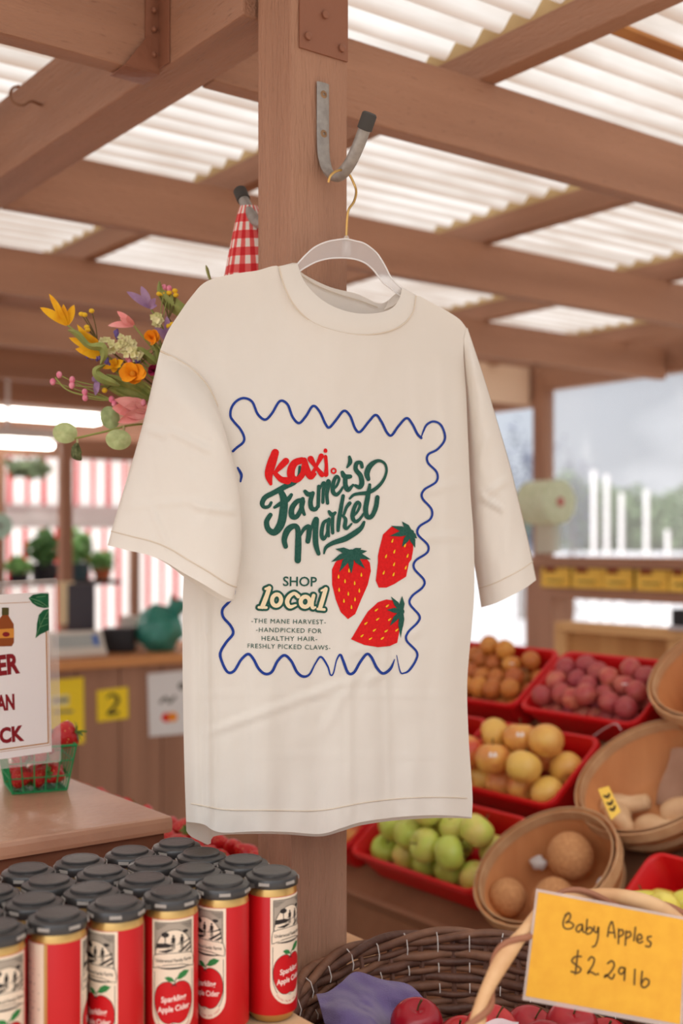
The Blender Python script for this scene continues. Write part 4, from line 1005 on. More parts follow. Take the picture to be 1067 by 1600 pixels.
# ================================================================== GINGHAM CLOTH AND FLOWERS
mg = bpy.data.materials.new('red_gingham'); mg.use_nodes = True
t = mg.node_tree; bs = t.nodes['Principled BSDF']; bs.inputs['Roughness'].default_value = .85
a = t.nodes.new('ShaderNodeTexCoord'); s_ = t.nodes.new('ShaderNodeSeparateXYZ'); t.links.new(a.outputs['UV'], s_.inputs[0])
def stripe(sock):
    m1 = t.nodes.new('ShaderNodeMath'); m1.operation = 'MULTIPLY'; m1.inputs[1].default_value = 1.0; t.links.new(sock, m1.inputs[0])
    m2 = t.nodes.new('ShaderNodeMath'); m2.operation = 'FRACT'; t.links.new(m1.outputs[0], m2.inputs[0])
    m3 = t.nodes.new('ShaderNodeMath'); m3.operation = 'GREATER_THAN'; m3.inputs[1].default_value = .5; t.links.new(m2.outputs[0], m3.inputs[0]); return m3.outputs[0]
ad = t.nodes.new('ShaderNodeMath'); ad.operation = 'ADD'; t.links.new(stripe(s_.outputs['X']), ad.inputs[0]); t.links.new(stripe(s_.outputs['Y']), ad.inputs[1])
hf = t.nodes.new('ShaderNodeMath'); hf.operation = 'MULTIPLY'; hf.inputs[1].default_value = .5; t.links.new(ad.outputs[0], hf.inputs[0])
rp = t.nodes.new('ShaderNodeValToRGB'); rp.color_ramp.interpolation = 'CONSTANT'; rp.color_ramp.elements[0].color = S(238, 226, 214); rp.color_ramp.elements[1].position = .75; rp.color_ramp.elements[1].color = S(206, 30, 36)
e = rp.color_ramp.elements.new(.25); e.color = S(226, 96, 92)
t.links.new(hf.outputs[0], rp.inputs[0]); t.links.new(rp.outputs[0], bs.inputs['Base Color'])
tip = hb2 - OUT * .082 + Vector((0, 0, .022))
gc = thing('gingham_cloth', tip - Vector((0, 0, .02)), 'red and white gingham cloth hanging from the far hook, left of the post', 'cloth')
nr, ncl = 30, 36
rowsg = []
for j in range(nr):
    s_ = j / (nr - 1); z_ = .012 - .36 * s_
    R0 = .013 + .075 * s_ ** .8
    rowsg.append([tip + Vector((0, 0, z_)) + Vector((math.cos(2 * PI * i / (ncl - 1)) * R0 * (1 + .22 * s_ * math.sin(5 * 2 * PI * i / (ncl - 1))) + .016 * s_, math.sin(2 * PI * i / (ncl - 1)) * R0 * .5 * (1 + .3 * s_ * math.sin(4 * 2 * PI * i / (ncl - 1))) + .006 * s_, 0)) for i in range(ncl)])
q = MB(); q.grid(rowsg); go = q.build('cloth', mg, gc, angle=80, merge=False)
uvl = go.data.uv_layers.new(name='uv')
for poly in go.data.polygons:
    for li in poly.loop_indices:
        vi = go.data.loops[li].vertex_index; j, i = divmod(vi, ncl)
        uvl.data[li].uv = (i / (ncl - 1) * 14, j / (nr - 1) * 14)

bq = thing('flower_bouquet', at(390, 760, 1.70), 'mixed bouquet of artificial flowers poking out from behind the left shoulder of the shirt', 'bouquet')
VIEW = Vector((0, -1, 0))
ND = 1.72
def ppx(x, y, d=ND): return at(60 + x / 4.446, 430 + y / 4.446, d)
def petal_mesh(q, base, tip, w, curl=.15, nrm=None, cup=.15, n=8, tipw=.0):
    base, tip = Vector(base), Vector(tip); d_ = tip - base; L = d_.length
    nr_ = (nrm or VIEW); sd = d_.cross(nr_).normalized(); up = sd.cross(d_).normalized()
    rows = []
    for i in range(n + 1):
        t_ = i / n; ww = w * .5 * (math.sin(PI * min(t_ * .93 + .07, 1)) ** .75 + tipw * t_)
        c_ = base + d_ * t_ + up * (curl * L * math.sin(PI * t_ * .8))
        rows.append([c_ + sd * ww * k - up * (cup * ww * (1 - k * k)) for k in (-1, -.5, 0, .5, 1)])
    q.grid(rows)
def petals(name, m, base, tips, w, parent, **k):
    q = MB()
    for i, tp_ in enumerate(tips):
        nv = Vector((.25 * math.sin(i * 2.1), -1, .25 * math.cos(i * 1.7))).normalized()
        petal_mesh(q, base, tp_, w[i] if isinstance(w, list) else w, nrm=nv, **k)
    return q.build(name, m, parent, angle=80)
M_py = mat('yellow_petal', (244, 186, 28), .7, var=(232, 160, 18), vscale=60); M_po = mat('orange_petal', (246, 164, 24), .7, var=(236, 140, 18), vscale=70)
M_pk = mat('pink_petal', (240, 148, 142), .7, var=(244, 172, 164), vscale=60); M_pu = mat('mauve_petal', (172, 138, 166), .75, var=(150, 114, 150), vscale=60)
M_mg = mat('magenta_petal', (150, 30, 74), .7); M_cr = mat('cream_floret', (240, 230, 182), .8, var=(206, 200, 134), vscale=90)
M_lf = mat('leaf_green', (158, 162, 92), .65, var=(134, 146, 78), vscale=50); M_eu = mat('eucalyptus_green', (190, 198, 142), .75, var=(172, 184, 126), vscale=120); M_dl = mat('dark_leaf', (112, 118, 74), .7, var=(66, 76, 42), vscale=200)
M_bud = mat('pink_bud', (236, 156, 172), .8, var=(222, 116, 142), vscale=220); M_yb = mat('yellow_bud', (236, 190, 48), .8); M_lv = mat('lavender_bud', (112, 92, 150), .8); M_brn = mat('brown_stem', (98, 84, 44), .7)
GA = at(385, 690, 1.735)              # where the stems gather, behind the shirt
def stem(p, name='stem', r=.0014, mid=None, m=None, parent=None, to=None):
    p = Vector(p); e_ = to or GA
    md = mid or (p.lerp(e_, .5) + Vector((0, .01, -.012)))
    q = MB(); q.tube(catmull([p, md, e_], 6), r, 6); return q.build(name, m or M_stem, parent or bq)
def flower(name, m, base, tips, w, dbase=ND, dtip=ND - .012, **k):
    b_ = ppx(*base, dbase); o = petals(name, m, b_, [ppx(x, y, dtip + .008 * math.sin(i * 2)) for i, (x, y) in enumerate(tips)], w, bq, **k)
    stem(b_ + Vector((0, .002, 0)), parent=o)
    return o
flower('yellow_lily', M_py, (200, 345), [(8, 228), (75, 132), (135, 180), (175, 196), (250, 205)], [.013, .010, .008, .010, .012])['label'] = 'yellow lily at the far left tip'
flower('yellow_lily', M_py, (445, 555), [(208, 440), (258, 515), (275, 335), (330, 395), (360, 420), (300, 540)], [.014, .014, .013, .013, .012, .013])['label'] = 'larger yellow lily below the first'
flower('pink_lily', M_pk, (660, 348), [(480, 358), (545, 252), (620, 270), (560, 300)], [.011, .010, .010, .009])
flower('mauve_lily', M_pu, (775, 225), [(608, 118), (712, 76), (822, 155), (832, 215), (760, 150)], [.012, .012, .010, .009, .010])['label'] = 'mauve lily reaching highest'
flower('mauve_lily', M_pu, (905, 440), [(800, 365), (890, 285), (935, 345), (835, 410), (950, 400)], .011)
flower('mauve_lily', M_pu, (415, 705), [(375, 745), (395, 840), (425, 820), (448, 735)], .010)['label'] = 'mauve lily hanging down'
# cosmos and ranunculus
cs = [(655 + 98 * math.cos(a_), 682 + 76 * math.sin(a_)) for a_ in [.3 + i * PI / 3.5 for i in range(7)]]
o = flower('orange_cosmos', M_po, (655, 685), cs, .0165, ND - .02, ND - .034, tipw=.55)
q = MB(); q.ball(ppx(655, 685, ND - .03), (.0045, .003, .0045), 12, 8); q.build('flower_center', mat('amber_center', (208, 128, 20), .8), o)
o = flower('orange_ranunculus', M_po, (790, 440), [(735, 430), (745, 395), (790, 380), (835, 395), (845, 430), (820, 465), (765, 465), (800, 410)], .013, ND - .01, ND - .022, tipw=.5)
q = MB()
for i in range(9):
    a_ = i * 2.4; petal_mesh(q, ppx(805, 665, ND - .005), ppx(805 + 48 * math.cos(a_), 665 + 44 * math.sin(a_), ND - .022 - .001 * i), .010, tipw=.5)
o = q.build('magenta_rose', M_mg, bq, angle=80); stem(ppx(805, 670), parent=o)
# tulip
o = flower('pink_tulip', M_pk, (760, 945), [(520, 870), (508, 925), (540, 1030), (560, 960), (640, 852)], [.020, .024, .018, .026, .014], ND, ND - .02, curl=.2, cup=.5)
flower('yellow_daisy', M_py, (530, 625), [(445, 655), (470, 600), (545, 570), (580, 640), (520, 680), (600, 590)], .010)
flower('pale_pink_blossom', mat('pale_pink_petal', (232, 176, 170), .75), (600, 470), [(575, 430), (600, 425), (612, 450), (560, 525)], .010)
# cream florets
for k, (cx_, cy_, rx, ry, n_) in enumerate(((545, 480, 125, 62, 34), (640, 540, 80, 50, 20), (822, 320, 55, 45, 14))):
    q = MB(); r = random.Random(40 + k)
    for i in range(n_):
        a_ = r.random() * 2 * PI; rr = math.sqrt(r.random()); c_ = ppx(cx_ + rx * rr * math.cos(a_), cy_ + ry * rr * math.sin(a_), ND - .004 - .018 * (1 - rr))
        for p_ in range(4):
            an = a_ + p_ * PI / 2; petal_mesh(q, c_, c_ + Vector((math.cos(an) * .0058, -.003, math.sin(an) * .0058)), .0056, n=3)
    o = q.build('cream_hydrangea', M_cr, bq, angle=80); stem(ppx(cx_, cy_ + 20, ND), parent=o)
# berries and buds on thin stems
def buds(name, pts, m, r, to, mst=None, el=1.3):
    q = MB(); q.tube([ppx(*to, ND), ppx(*to, ND) + Vector((.002, 0, -.004))], .0012, 6); o = q.build(name, mst or M_stem, bq)
    for x, y in pts:
        q = MB(); q.ball(ppx(x, y, ND - .006), (r, r, r * el), 10, 7); q.build('bud', m, o)
    for x, y in pts: stem(ppx(x, y, ND - .006), r=.0008, parent=o, m=mst, to=ppx(*to, ND), mid=ppx((x + to[0]) / 2 + 8, (y + to[1]) / 2 + 8, ND))
    stem(ppx(*to, ND), parent=o, m=mst); return o
buds('yellow_berries', [(298, 270), (322, 275), (370, 248), (336, 360), (342, 380)], M_yb, .0042, (410, 450), M_brn, .8)
buds('yellow_berries', [(838, 130), (862, 128), (908, 122), (948, 108), (955, 138)], M_yb, .0042, (905, 300), M_brn, .8)
buds('yellow_berries', [(905, 355), (928, 342), (460, 800)], M_yb, .0042, (880, 460), M_brn, .9)
o = buds('pink_bud_spray', [(145, 692), (100, 740), (322, 812), (325, 852), (508, 862), (528, 892), (728, 885)], M_bud, .0043, (520, 868), None, 1.2)
q = MB(); q.tube(catmull([ppx(118, 710, ND - .006), ppx(190, 790, ND - .006), ppx(300, 830, ND - .006), ppx(520, 870, ND), ppx(760, 900, ND)], 6), .0012, 6); q.build('stem', M_stem, o)
buds('pink_bud_spray', [(235, 728), (232, 765)], M_bud, .0043, (480, 775), None, 1.3)
buds('pink_bud_spray', [(872, 85), (908, 92), (620, 575), (635, 600)], M_bud, .0040, (800, 500), None, 1.2)
def lav(x0, y0, x1, y1):
    q = MB()
    for i in range(11):
        t_ = i / 10; c_ = ppx(x0 + (x1 - x0) * t_ + 9 * math.sin(i * 2.3), y0 + (y1 - y0) * t_ + 9 * math.cos(i * 2.3), ND - .004 + .003 * math.sin(i)); q.ball(c_, (.0024, .0024, .0034), 8, 6)
    o = q.build('lavender_sprig', M_lv, bq); stem(ppx(x1, y1), parent=o); return o
lav(538, 388, 555, 435); lav(340, 555, 430, 580); lav(470, 585, 490, 640); lav(680, 570, 690, 600)
# leaves
def leaf(name, m, pts, ws, d0=ND, d1=ND, bend=.01):
    C = catmull([(p[0], p[1], 0) for p in pts], 5); n_ = len(C); rows = []
    for i, c_ in enumerate(C):
        t_ = i / (n_ - 1); a_ = C[min(i + 1, n_ - 1)] - C[max(i - 1, 0)]; nn = Vector((-a_.y, a_.x)).normalized()
        f_ = t_ * (len(ws) - 1); k = min(int(f_), len(ws) - 2); w = ws[k] + (ws[k + 1] - ws[k]) * (f_ - k)
        d_ = d0 + (d1 - d0) * t_
        rows.append([ppx(c_.x + nn.x * w * s_, c_.y + nn.y * w * s_, d_ - bend * (1 - abs(s_) * .8) + .004 * s_ * math.sin(3 * t_)) for s_ in (-1, -.5, 0, .5, 1)])
    q = MB(); q.grid(rows); return q.build(name, m, bq, angle=80)
leaf('leaf', M_lf, [(205, 380), (270, 410), (350, 490), (440, 500), (455, 560), (432, 620)], [4, 24, 20, 34, 26, 4], ND - .025, ND - .02)
leaf('leaf', M_lf, [(465, 620), (400, 660), (430, 710), (500, 740), (565, 765)], [4, 26, 34, 28, 6], ND - .02, ND - .02)
leaf('leaf', M_lf, [(450, 750), (540, 790), (650, 820), (760, 850)], [6, 36, 52, 40], ND + .004, ND + .02)
leaf('leaf', M_lf, [(470, 690), (560, 730), (680, 790), (770, 860)], [4, 30, 30, 20], ND - .005, ND + .015)
leaf('leaf', M_lf, [(660, 740), (730, 770), (790, 830)], [6, 34, 30], ND - .004, ND + .015)
leaf('leaf', M_lf, [(840, 40), (850, 110), (910, 180), (1000, 250), (1060, 270)], [3, 26, 52, 48, 30], ND - .01, ND + .02)
leaf('leaf', M_lf, [(790, 470), (815, 520), (830, 590)], [6, 24, 20], ND, ND + .01)
leaf('leaf', M_lf, [(840, 450), (855, 520), (850, 590)], [6, 18, 18], ND, ND + .01)
leaf('leaf', M_lf, [(640, 510), (710, 530), (790, 590), (820, 620)], [8, 32, 30, 10], ND - .002, ND + .01)
leaf('leaf', M_lf, [(1163, -70), (1172, -40), (1186, 10), (1200, 40)], [2, 12, 10, 6], ND + .02, ND + .03)
def disc(cx_, cy_, rx, ry, rot, d_, m):
    q = MB(); rows = []
    for j in range(7):
        r = j / 6
        rows.append([ppx(cx_ + r * (rx * math.cos(a_) * math.cos(rot) - ry * math.sin(a_) * math.sin(rot)), cy_ + r * (rx * math.cos(a_) * math.sin(rot) + ry * math.sin(a_) * math.cos(rot)), d_ - .005 * (1 - r * r) + .002 * math.sin(3 * a_) * r) for a_ in [2 * PI * i / 28 for i in range(29)]])
    q.grid(rows); return q.build('eucalyptus_leaf', m, eub, angle=80)
q = MB(); q.tube(catmull([ppx(250, 1135, ND - .01), ppx(360, 1110, ND - .008), ppx(500, 1078, ND - .004), ppx(620, 1045, ND), ppx(780, 1030, ND + .01)], 5), .0016, 7); eub = q.build('eucalyptus_branch', M_stem, bq)
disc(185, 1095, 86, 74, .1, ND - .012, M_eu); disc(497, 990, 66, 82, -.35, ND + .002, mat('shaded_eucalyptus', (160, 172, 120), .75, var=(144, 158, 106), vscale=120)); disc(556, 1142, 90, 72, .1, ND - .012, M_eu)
leaf('folded_leaf', M_dl, [(272, 1165), (262, 1200), (268, 1250), (300, 1285)], [8, 32, 40, 4], ND - .014, ND - .014)
q = MB(); q.tube([ppx(272, 1172, ND - .013), ppx(270, 1140, ND - .01)], .0015, 6); q.tube([ppx(592, 1085, ND - .01), ppx(595, 1050, ND - .002)], .0018, 6); q.build('leaf_stalk', mat('pale_stalk', (186, 180, 130), .7), bq)
# the tied stems and the band that holds them to the post
q = MB()
for i in range(9):
    a_ = i * .7; o_ = Vector((.008 * math.cos(a_), .006 * math.sin(a_), 0)); q.tube([GA + o_ * 1.6, GA + Vector((.012, .01, -.10)) + o_ * .8, GA + Vector((.016, .014, -.26)) + o_ * 1.5], .002, 6)
q.build('stem_bundle', M_stem, bq)
q = MB(); q.tube([GA + Vector((.012 + .012 * math.cos(2 * PI * i / 16), .010 + .010 * math.sin(2 * PI * i / 16), -.10)) for i in range(16)], .0035, 6, closed=True); q.build('tie', mat('jute_tie', (190, 160, 120), .9), bq)

# ================================================================== CIDER CANS
M_cap = mat('black_cap_plastic', (50, 47, 46), .32, spec=.6, bump=.1, bscale=200)
M_gold = mat('gold_aluminium', (206, 168, 104), .32, metal=.85, spec=.5)
M_wrap = mat('red_can_wrap', (192, 13, 19), .42, spec=.4)
M_cream = mat('cream_label', (234, 214, 190), .55)
M_lblack = mat('label_black', (44, 38, 36), .6); M_lgrey = mat('label_grey', (168, 154, 138), .6); M_lwhite = mat('label_white', (244, 226, 214), .55)
M_lapple = mat('label_apple_red', (196, 16, 24), .5); M_lgreen = mat('label_leaf_green', (46, 122, 62), .55)
M_glint = mat('can_reflection_grey', (164, 156, 148), .45)  # pale cap strips, painted in as the can's reflection through the slots
CR = .0288
def cyl(x, z, lay=0, az=0):                # label coordinates: x along the arc, z up the can
    r = CR + .0004 + .00012 * lay
    a_ = -PI / 2 + az + x / CR
    return Vector((r * math.cos(a_), r * math.sin(a_), z))
def lab(shapes, lay, q, mi=0, az=0):
    for vs_, fs_ in shapes: q.add([cyl(p.x, p.y, lay, az) for p in vs_], fs_, mi)
def U_shape(hw, top, bot, n=14): return [(-hw, top)] + [(-hw, top - (top - bot - hw) * k / 4) for k in range(1, 4)] + [(-hw * math.cos(PI * k / n), bot + hw - hw * math.sin(PI * k / n)) for k in range(n + 1)] + [(hw, top - (top - bot - hw) * k / 4) for k in (3, 2, 1)] + [(hw, top)]
ml = .0045
def mirror_y(res):
    return res
def ltext(txt, x0, x1, z0, z1, cap, **k):
    vs_, fs_, w = text2d(txt, **k); sc_ = (x1 - x0) / w
    bm = bmesh.new()
    vv = [bm.verts.new((x0 + v.x * sc_, z0 + (z1 - z0) * v.x / w + v.y * cap / CAP, 0)) for v in vs_]
    for f_ in fs_:
        try: bm.faces.new([vv[i] for i in f_])
        except ValueError: pass
    bm.verts.index_update(); r = ([Vector((v.co.x, v.co.y)) for v in bm.verts], [tuple(v.index for v in f_.verts) for f_ in bm.faces]); bm.free(); return r
illus = [fill([(-.0205, .083), (.0205, .083), (.0205, .1315), (-.0205, .1315)], ml)]
arch = [(.0190 * math.cos(PI * k / 20), .094 + .028 * math.sin(PI * k / 20)) for k in range(21)]
ill_in = [fill([(-.0190, .088)] + arch[::-1] + [(.0190, .088)], ml)]
outline = [stroke([(-.0205, .083), (-.0205, .1315)], .0006, caps=False), stroke([(.0205, .083), (.0205, .1315)], .0006, caps=False), stroke([(-.0205 + .041 * k / 10, .1315) for k in range(11)], .0007, caps=False), stroke(arch, .0008, caps=False)]
outline += [stroke([(-.0195, .1290 - .0016 * k), (-.0195 + .012 - .002 * k, .1290 - .0016 * k)], .0005, 2, caps=False) for k in range(5)] + [stroke([(.0195, .1290 - .0016 * k), (.0195 - .012 + .002 * k, .1290 - .0016 * k)], .0005, 2, caps=False) for k in range(5)]
scn = [fill([(-.0188, .097), (-.0188, .1035), (-.008, .1045), (.0, .1015), (-.006, .0985)], ml), fill([(-.017, .093), (-.004, .0965), (.0, .095), (-.008, .0915)], ml), fill([(.004, .0925), (.0188, .1035), (.0188, .1005), (.008, .0915)], ml), fill([(.011, .0915), (.0188, .0975), (.0188, .094), (.015, .0915)], ml), fill([(.0, .1015), (.0105, .1045), (.0188, .1085), (.0188, .1062), (.009, .1025)], ml)]
scn += [fill(circle2((-.009, .1155), .0042, .0036, 12), ml), stroke([(-.009, .113), (-.009, .1045)], .0009), fill(circle2((.0125, .1185), .0034, .0024, 12), ml)]
for x_, h_ in ((-.0005, .0115), (.0085, .0115)):
    scn += [fill(circle2((x_, .1035 + h_ - .0012), .0012, .0014), ml), fill([(x_ - .0008, .1035 + h_ - .0028), (x_ + .0008, .1035 + h_ - .0028), (x_ + .0021, .1035 + h_ - .0042), (x_ + .0017, .105), (x_ - .0017, .105), (x_ - .0021, .1035 + h_ - .0042)], ml), stroke([(x_ - .0007, .1025 + h_ * .4), (x_ - .001, .0965)], .0011), stroke([(x_ + .0007, .1025 + h_ * .4), (x_ + .001, .0965)], .0011), stroke([(x_ - .001, .1025 + h_ * .55), (x_ - .0028, .104)], .0008)]
scn += [stroke([(-.006 + .002 * k, .0965), (-.006 + .002 * k, .1015)], .0006) for k in range(3)]
ILL = lambda p: Vector((p.x, .1015 + (p.y - .0885) * .767)); BAN = lambda p: Vector((p.x, .0875 + (p.y - .0765) * 1.05)); APP = lambda p: Vector((p.x * 1.2, .0525 + (p.y - .0497) * 1.3))
def mapped(f_, shapes): return [([f_(p) for p in vs_], fs_) for vs_, fs_ in shapes]
ban = [(-.0222, .0765), (-.0212, .089), (-.010, .0912), (.0, .0918), (.010, .0912), (.0212, .089), (.0222, .0765), (.010, .0800), (.0, .0806), (-.010, .0800)]
ban_sh = [fill(ban, ml)]; ban_out = [stroke(ban + [ban[0]], .0006, 2, caps=False)]
ban_tail = [stroke([(-.0165, .0772), (-.006, .0768), (.006, .0768), (.0165, .0772)], [.0004, .0016, .0016, .0004], caps=False)]
apple_pts = [(.0, .0640), (.004, .0660), (.0095, .0655), (.0150, .0610), (.0172, .0530), (.0160, .0440), (.0110, .0360), (.0050, .0335), (.0, .0345), (-.0050, .0335), (-.0110, .0360), (-.0160, .0440), (-.0172, .0530), (-.0150, .0610), (-.0095, .0655), (-.004, .0660)]
ap_s = [(p.x, p.y) for p in catmull([(x, y, 0) for x, y in apple_pts], 3, True)]
LB = {}
def label_mesh(name, mats, parts):
    q = MB()
    for shapes, lay, mi in parts: lab(shapes, lay, q, mi)
    o = q.build(name, mats, local=True, merge=False); me = o.data; bpy.data.objects.remove(o); LB[name] = me; return me
label_mesh('label_panel', [M_cream, M_lblack], [([fill(U_shape(.0240, .1375, .0195), ml)], 0, 0), ([stroke([(-.0212, .084), (-.0212, .050), (-.0192, .040), (-.016, .0335)], .0006, caps=False), stroke([(.0212, .084), (.0212, .050), (.0192, .040), (.016, .0335)], .0006, caps=False)], 1, 1)])
label_mesh('farm_illustration', [M_lgrey, M_cream, M_lblack], [(mapped(ILL, illus), 1, 0), (mapped(ILL, ill_in), 2, 1), (mapped(ILL, outline), 3, 2), (mapped(ILL, scn), 3, 2), (mapped(BAN, ban_tail), 4, 2), (mapped(BAN, ban_sh), 5, 1), (mapped(BAN, ban_out), 6, 2), ([ltext('Underwood Family Farms', -.0194, .0194, .0942, .0942, .0038, weight=.01)], 7, 2)])
def arc_text(txt, r, zc, cap):
    out_ = []; n_ = len(txt); span = PI * .62
    for i, ch in enumerate(txt):
        if ch == ' ': continue
        a_ = -PI / 2 - span / 2 + span * (i + .5) / n_
        vs_, fs_, w = text2d(ch, res=1); sc_ = cap / CAP
        ex = Vector((-math.sin(a_), math.cos(a_))); ey = Vector((-math.cos(a_), -math.sin(a_)))
        c_ = Vector((r * math.cos(a_), zc + r * math.sin(a_)))
        out_.append(([c_ + ex * ((v.x - w / 2) * sc_) + ey * (v.y * sc_) for v in vs_], fs_))
    return out_
label_mesh('apple_emblem', [M_lapple, M_lgreen, M_lblack, M_lwhite], [(mapped(APP, [stroke(ap_s + [ap_s[0]], .0009, 1, caps=False)]), 1, 2), (mapped(APP, [fill(ap_s, ml)]), 2, 0), ([stroke([(.0, .0705), (.0012, .0745), (.0022, .0775)], .0008), stroke([(-.0025, .0695), (.0, .0712), (.0025, .0695)], .0008), stroke([(.0012, .0320), (.0, .0295)], .0006), stroke([(-.001, .0320), (-.002, .0300)], .0006)], 4, 2),
            ([fill([(.0022, .0765), (.006, .0825), (.011, .0850), (.0172, .0832), (.0130, .0788), (.007, .0762)], ml), fill([(.0012, .0740), (-.002, .0785), (-.0060, .0797), (-.0098, .0785), (-.0060, .0747)], ml)], 3, 1),
            ([ltext('Sparkling', -.0132, .0132, .0530, .0556, .0060, weight=.02), ltext('Apple Cider', -.0170, .0170, .0425, .0455, .0060, weight=.02)], 4, 3), ([ltext('100% JUICE', -.006, .006, .0648, .0658, .0014)], 4, 0), (arc_text('FRESH FROM THE FARM', .0218, .0435, .0022), 1, 0)])
hwb = .0290
label_mesh('back_panel', [M_cream, M_gold, mat('label_small_print', (110, 102, 96), .6)], [([fill([(-hwb, .012), (hwb, .012), (hwb, .1375), (-hwb, .1375)], ml)], 0, 0), ([stroke([(hwb, .012 + .1255 * k / 4) for k in range(5)], .0034, 2, caps=False), stroke([(-hwb, .012 + .1255 * k / 4) for k in range(5)], .0034, 2, caps=False)], 1, 1),
            ([stroke([(-.022, z_), (.010 + .012 * ((i * 7) % 3) / 2, z_)], .0011 if i % 4 else .002, 4, caps=False) for i, z_ in enumerate([.118, .112, .1075, .103, .098, .090, .0855, .081, .0745, .068, .0635, .057, .0525, .047, .0405, .035])], 1, 2)])
q = MB(); q.lathe([(.001, .0015), (.020, .0015), (.0225, 0), (.0265, .005), (CR, .012), (CR, .1395), (.0275, .1450), (.0262, .1500), (.0258, .1535), (.0262, .1555)], 44); can_body = q.build('can_body', M_gold, local=True); me_body = can_body.data; bpy.data.objects.remove(can_body)
q = MB(); q.lathe([(CR + .0002, .0095), (CR + .0003, .0105), (CR + .0003, .1375), (CR + .0001, .1380)], 44, cap=False); w0 = q.build('red_wrap', M_wrap, local=True); me_wrap = w0.data; bpy.data.objects.remove(w0)
CANZ, TABZ = .9610, .96
rowsU = [1.136, 1.197, 1.254, 1.3145]; rowsV = [.752, .752, .728, .728]; DV = .0650
rown = ['front row', 'second row', 'third row', 'back row']; coln = ['first', 'second', 'third', 'fourth', 'fifth', 'sixth']
def can_pos(r_, k): return UV(rowsU[r_], rowsV[r_] - DV * k, CANZ)
# azimuth of each front can's label (0 = facing along -y towards the camera)
AZ = [.78, -.72, .10, -.78, 1.72, .38]
LOOK = ['label turned to the right', 'label half turned to the left behind its neighbour', 'whole apple label facing forward', 'left half of its face showing a cut-off apple label, red at the right', 'plain red strip between two cream panels facing forward', 'label showing at the left edge of the photo']
for r_ in range(4):
    for k in range(6):
        p = can_pos(r_, k)
        lb = ('slim red and cream cider can, front row ' + ('right end' if k == 0 else coln[k] + ' from the right') + ', ' + LOOK[k]) if r_ == 0 else 'slim cider can under its black cap, ' + rown[r_] + ', ' + ('right end of the row' if k == 0 else coln[k] + ' from the right')
        lb = ' '.join(lb.split()[:16])
        c_ = thing('cider_can', p, lb, 'can', 'cider cans')
        d_ = math.atan2(p.x, p.y)                  # direction to the camera
        c_.rotation_euler.z = -d_ + (AZ[k] if r_ == 0 else .5 * math.sin(r_ * 5 + k * 3))
        ms_ = [('can_body', me_body), ('red_wrap', me_wrap)]
        if r_ == 0 or k == 0: ms_ += [(n_, LB[n_]) for n_ in ('label_panel', 'farm_illustration', 'apple_emblem')]
        if r_ == 0 and k in (3, 4, 5): ms_ += [('back_panel', LB['back_panel'])]
        for n_, me in ms_:
            o = bpy.data.objects.new(n_, me); COL.objects.link(o); o.parent = c_; o.scale.z = 1.033
            if n_ == 'back_panel': o.rotation_euler.z = PI
# black carriers, each clipped over four cans
CZ = CANZ + .1505
def make_cap_mesh():
    q = MB()
    oct_ = lambda p, a: Vector((p.x * (1 + .012 * math.cos(8 * a)), p.y * (1 + .012 * math.cos(8 * a)), p.z))
    q.lathe([(.0272, 0), (.0298, .0005), (.0302, .0025), (.0302, .0080), (.0292, .0105), (.0250, .0122), (.0226, .0124), (.0224, .0128)], 48, fn=oct_, cap=False)
    q.lathe([(.0224, .0120), (.0224, .0148), (.0216, .0157), (.0190, .0158), (.0188, .0155), (.0002, .0156)], 40, cap=False)
    for i in range(6):
        a_ = i * PI / 3 - .35
        M = Matrix.Rotation(a_, 4, 'Z'); q.box((.0301, 0, .0062), (.0007, .0062, .0017), M, 1)
    o = q.build('cap', [M_cap, M_glint], local=True); me = o.data; bpy.data.objects.remove(o); return me
me_cap = make_cap_mesh()
cn_ = ['at the right end', 'in the middle', 'at the left end']
for rp_ in (0, 2):
    for kc in range(3):
        ps = [can_pos(r_, k) for r_ in (rp_, rp_ + 1) for k in (2 * kc, 2 * kc + 1)]
        c_ = sum(ps, Vector()) / 4; c_.z = CZ
        cr_ = thing('can_carrier', c_, 'black plastic four-can carrier on the ' + ('front' if rp_ == 0 else 'rear') + ' two rows of cans, ' + cn_[kc], 'carrier', 'black can carriers')
        for i, p in enumerate(ps):
            o = bpy.data.objects.new('cap', me_cap); COL.objects.link(o); o.parent = cr_; o.location = Vector((p.x, p.y, CZ)) - c_; o.rotation_euler.z = ANG + .4 * i
        for a_, b_ in ((0, 1), (2, 3), (0, 2), (1, 3)):
            q = MB(); m_ = (ps[a_] + ps[b_]) / 2; dd = (ps[b_] - ps[a_]).normalized()
            M = Matrix.Translation(Vector((m_.x, m_.y, CZ + .004))) @ dd.to_track_quat('X', 'Z').to_matrix().to_4x4(); q.box((0, 0, 0), (.006, .009, .0025), M); q.build('web', M_cap, cr_, smooth=False)

# table under the cans
def table(name, v0, v1, u0, u1, z, th, m, label, leg=.05, mleg=None, apron=.07):
    t0 = thing(name, UV((u0 + u1) / 2, (v0 + v1) / 2, 0), label, 'table')
    uvbox('table_top', v0, v1, u0, u1, z - th, z, m, t0, bevel=.004)
    for a_ in (v0 + .03, v1 - .03 - leg):
        for b_ in (u0 + .03, u1 - .03 - leg): uvbox('leg', a_, a_ + leg, b_, b_ + leg, 0, z - th, mleg or m, t0)
    uvbox('apron', v0 + .03, v1 - .03, u0 + .03, u0 + .05, z - th - apron, z - th, mleg or m, t0)
    return t0
table('display_table', -.35, .778, 1.02, 1.50, TABZ, .03, M_lightwood, 'pale wooden table under the cider cans, its corner showing below the right-hand can')
table('crate_table', .87, 1.137, 1.427, 2.6, .885, .034, M_lightwood, 'pale wooden table behind the post, its rounded corner showing right of the post', leg=.04)
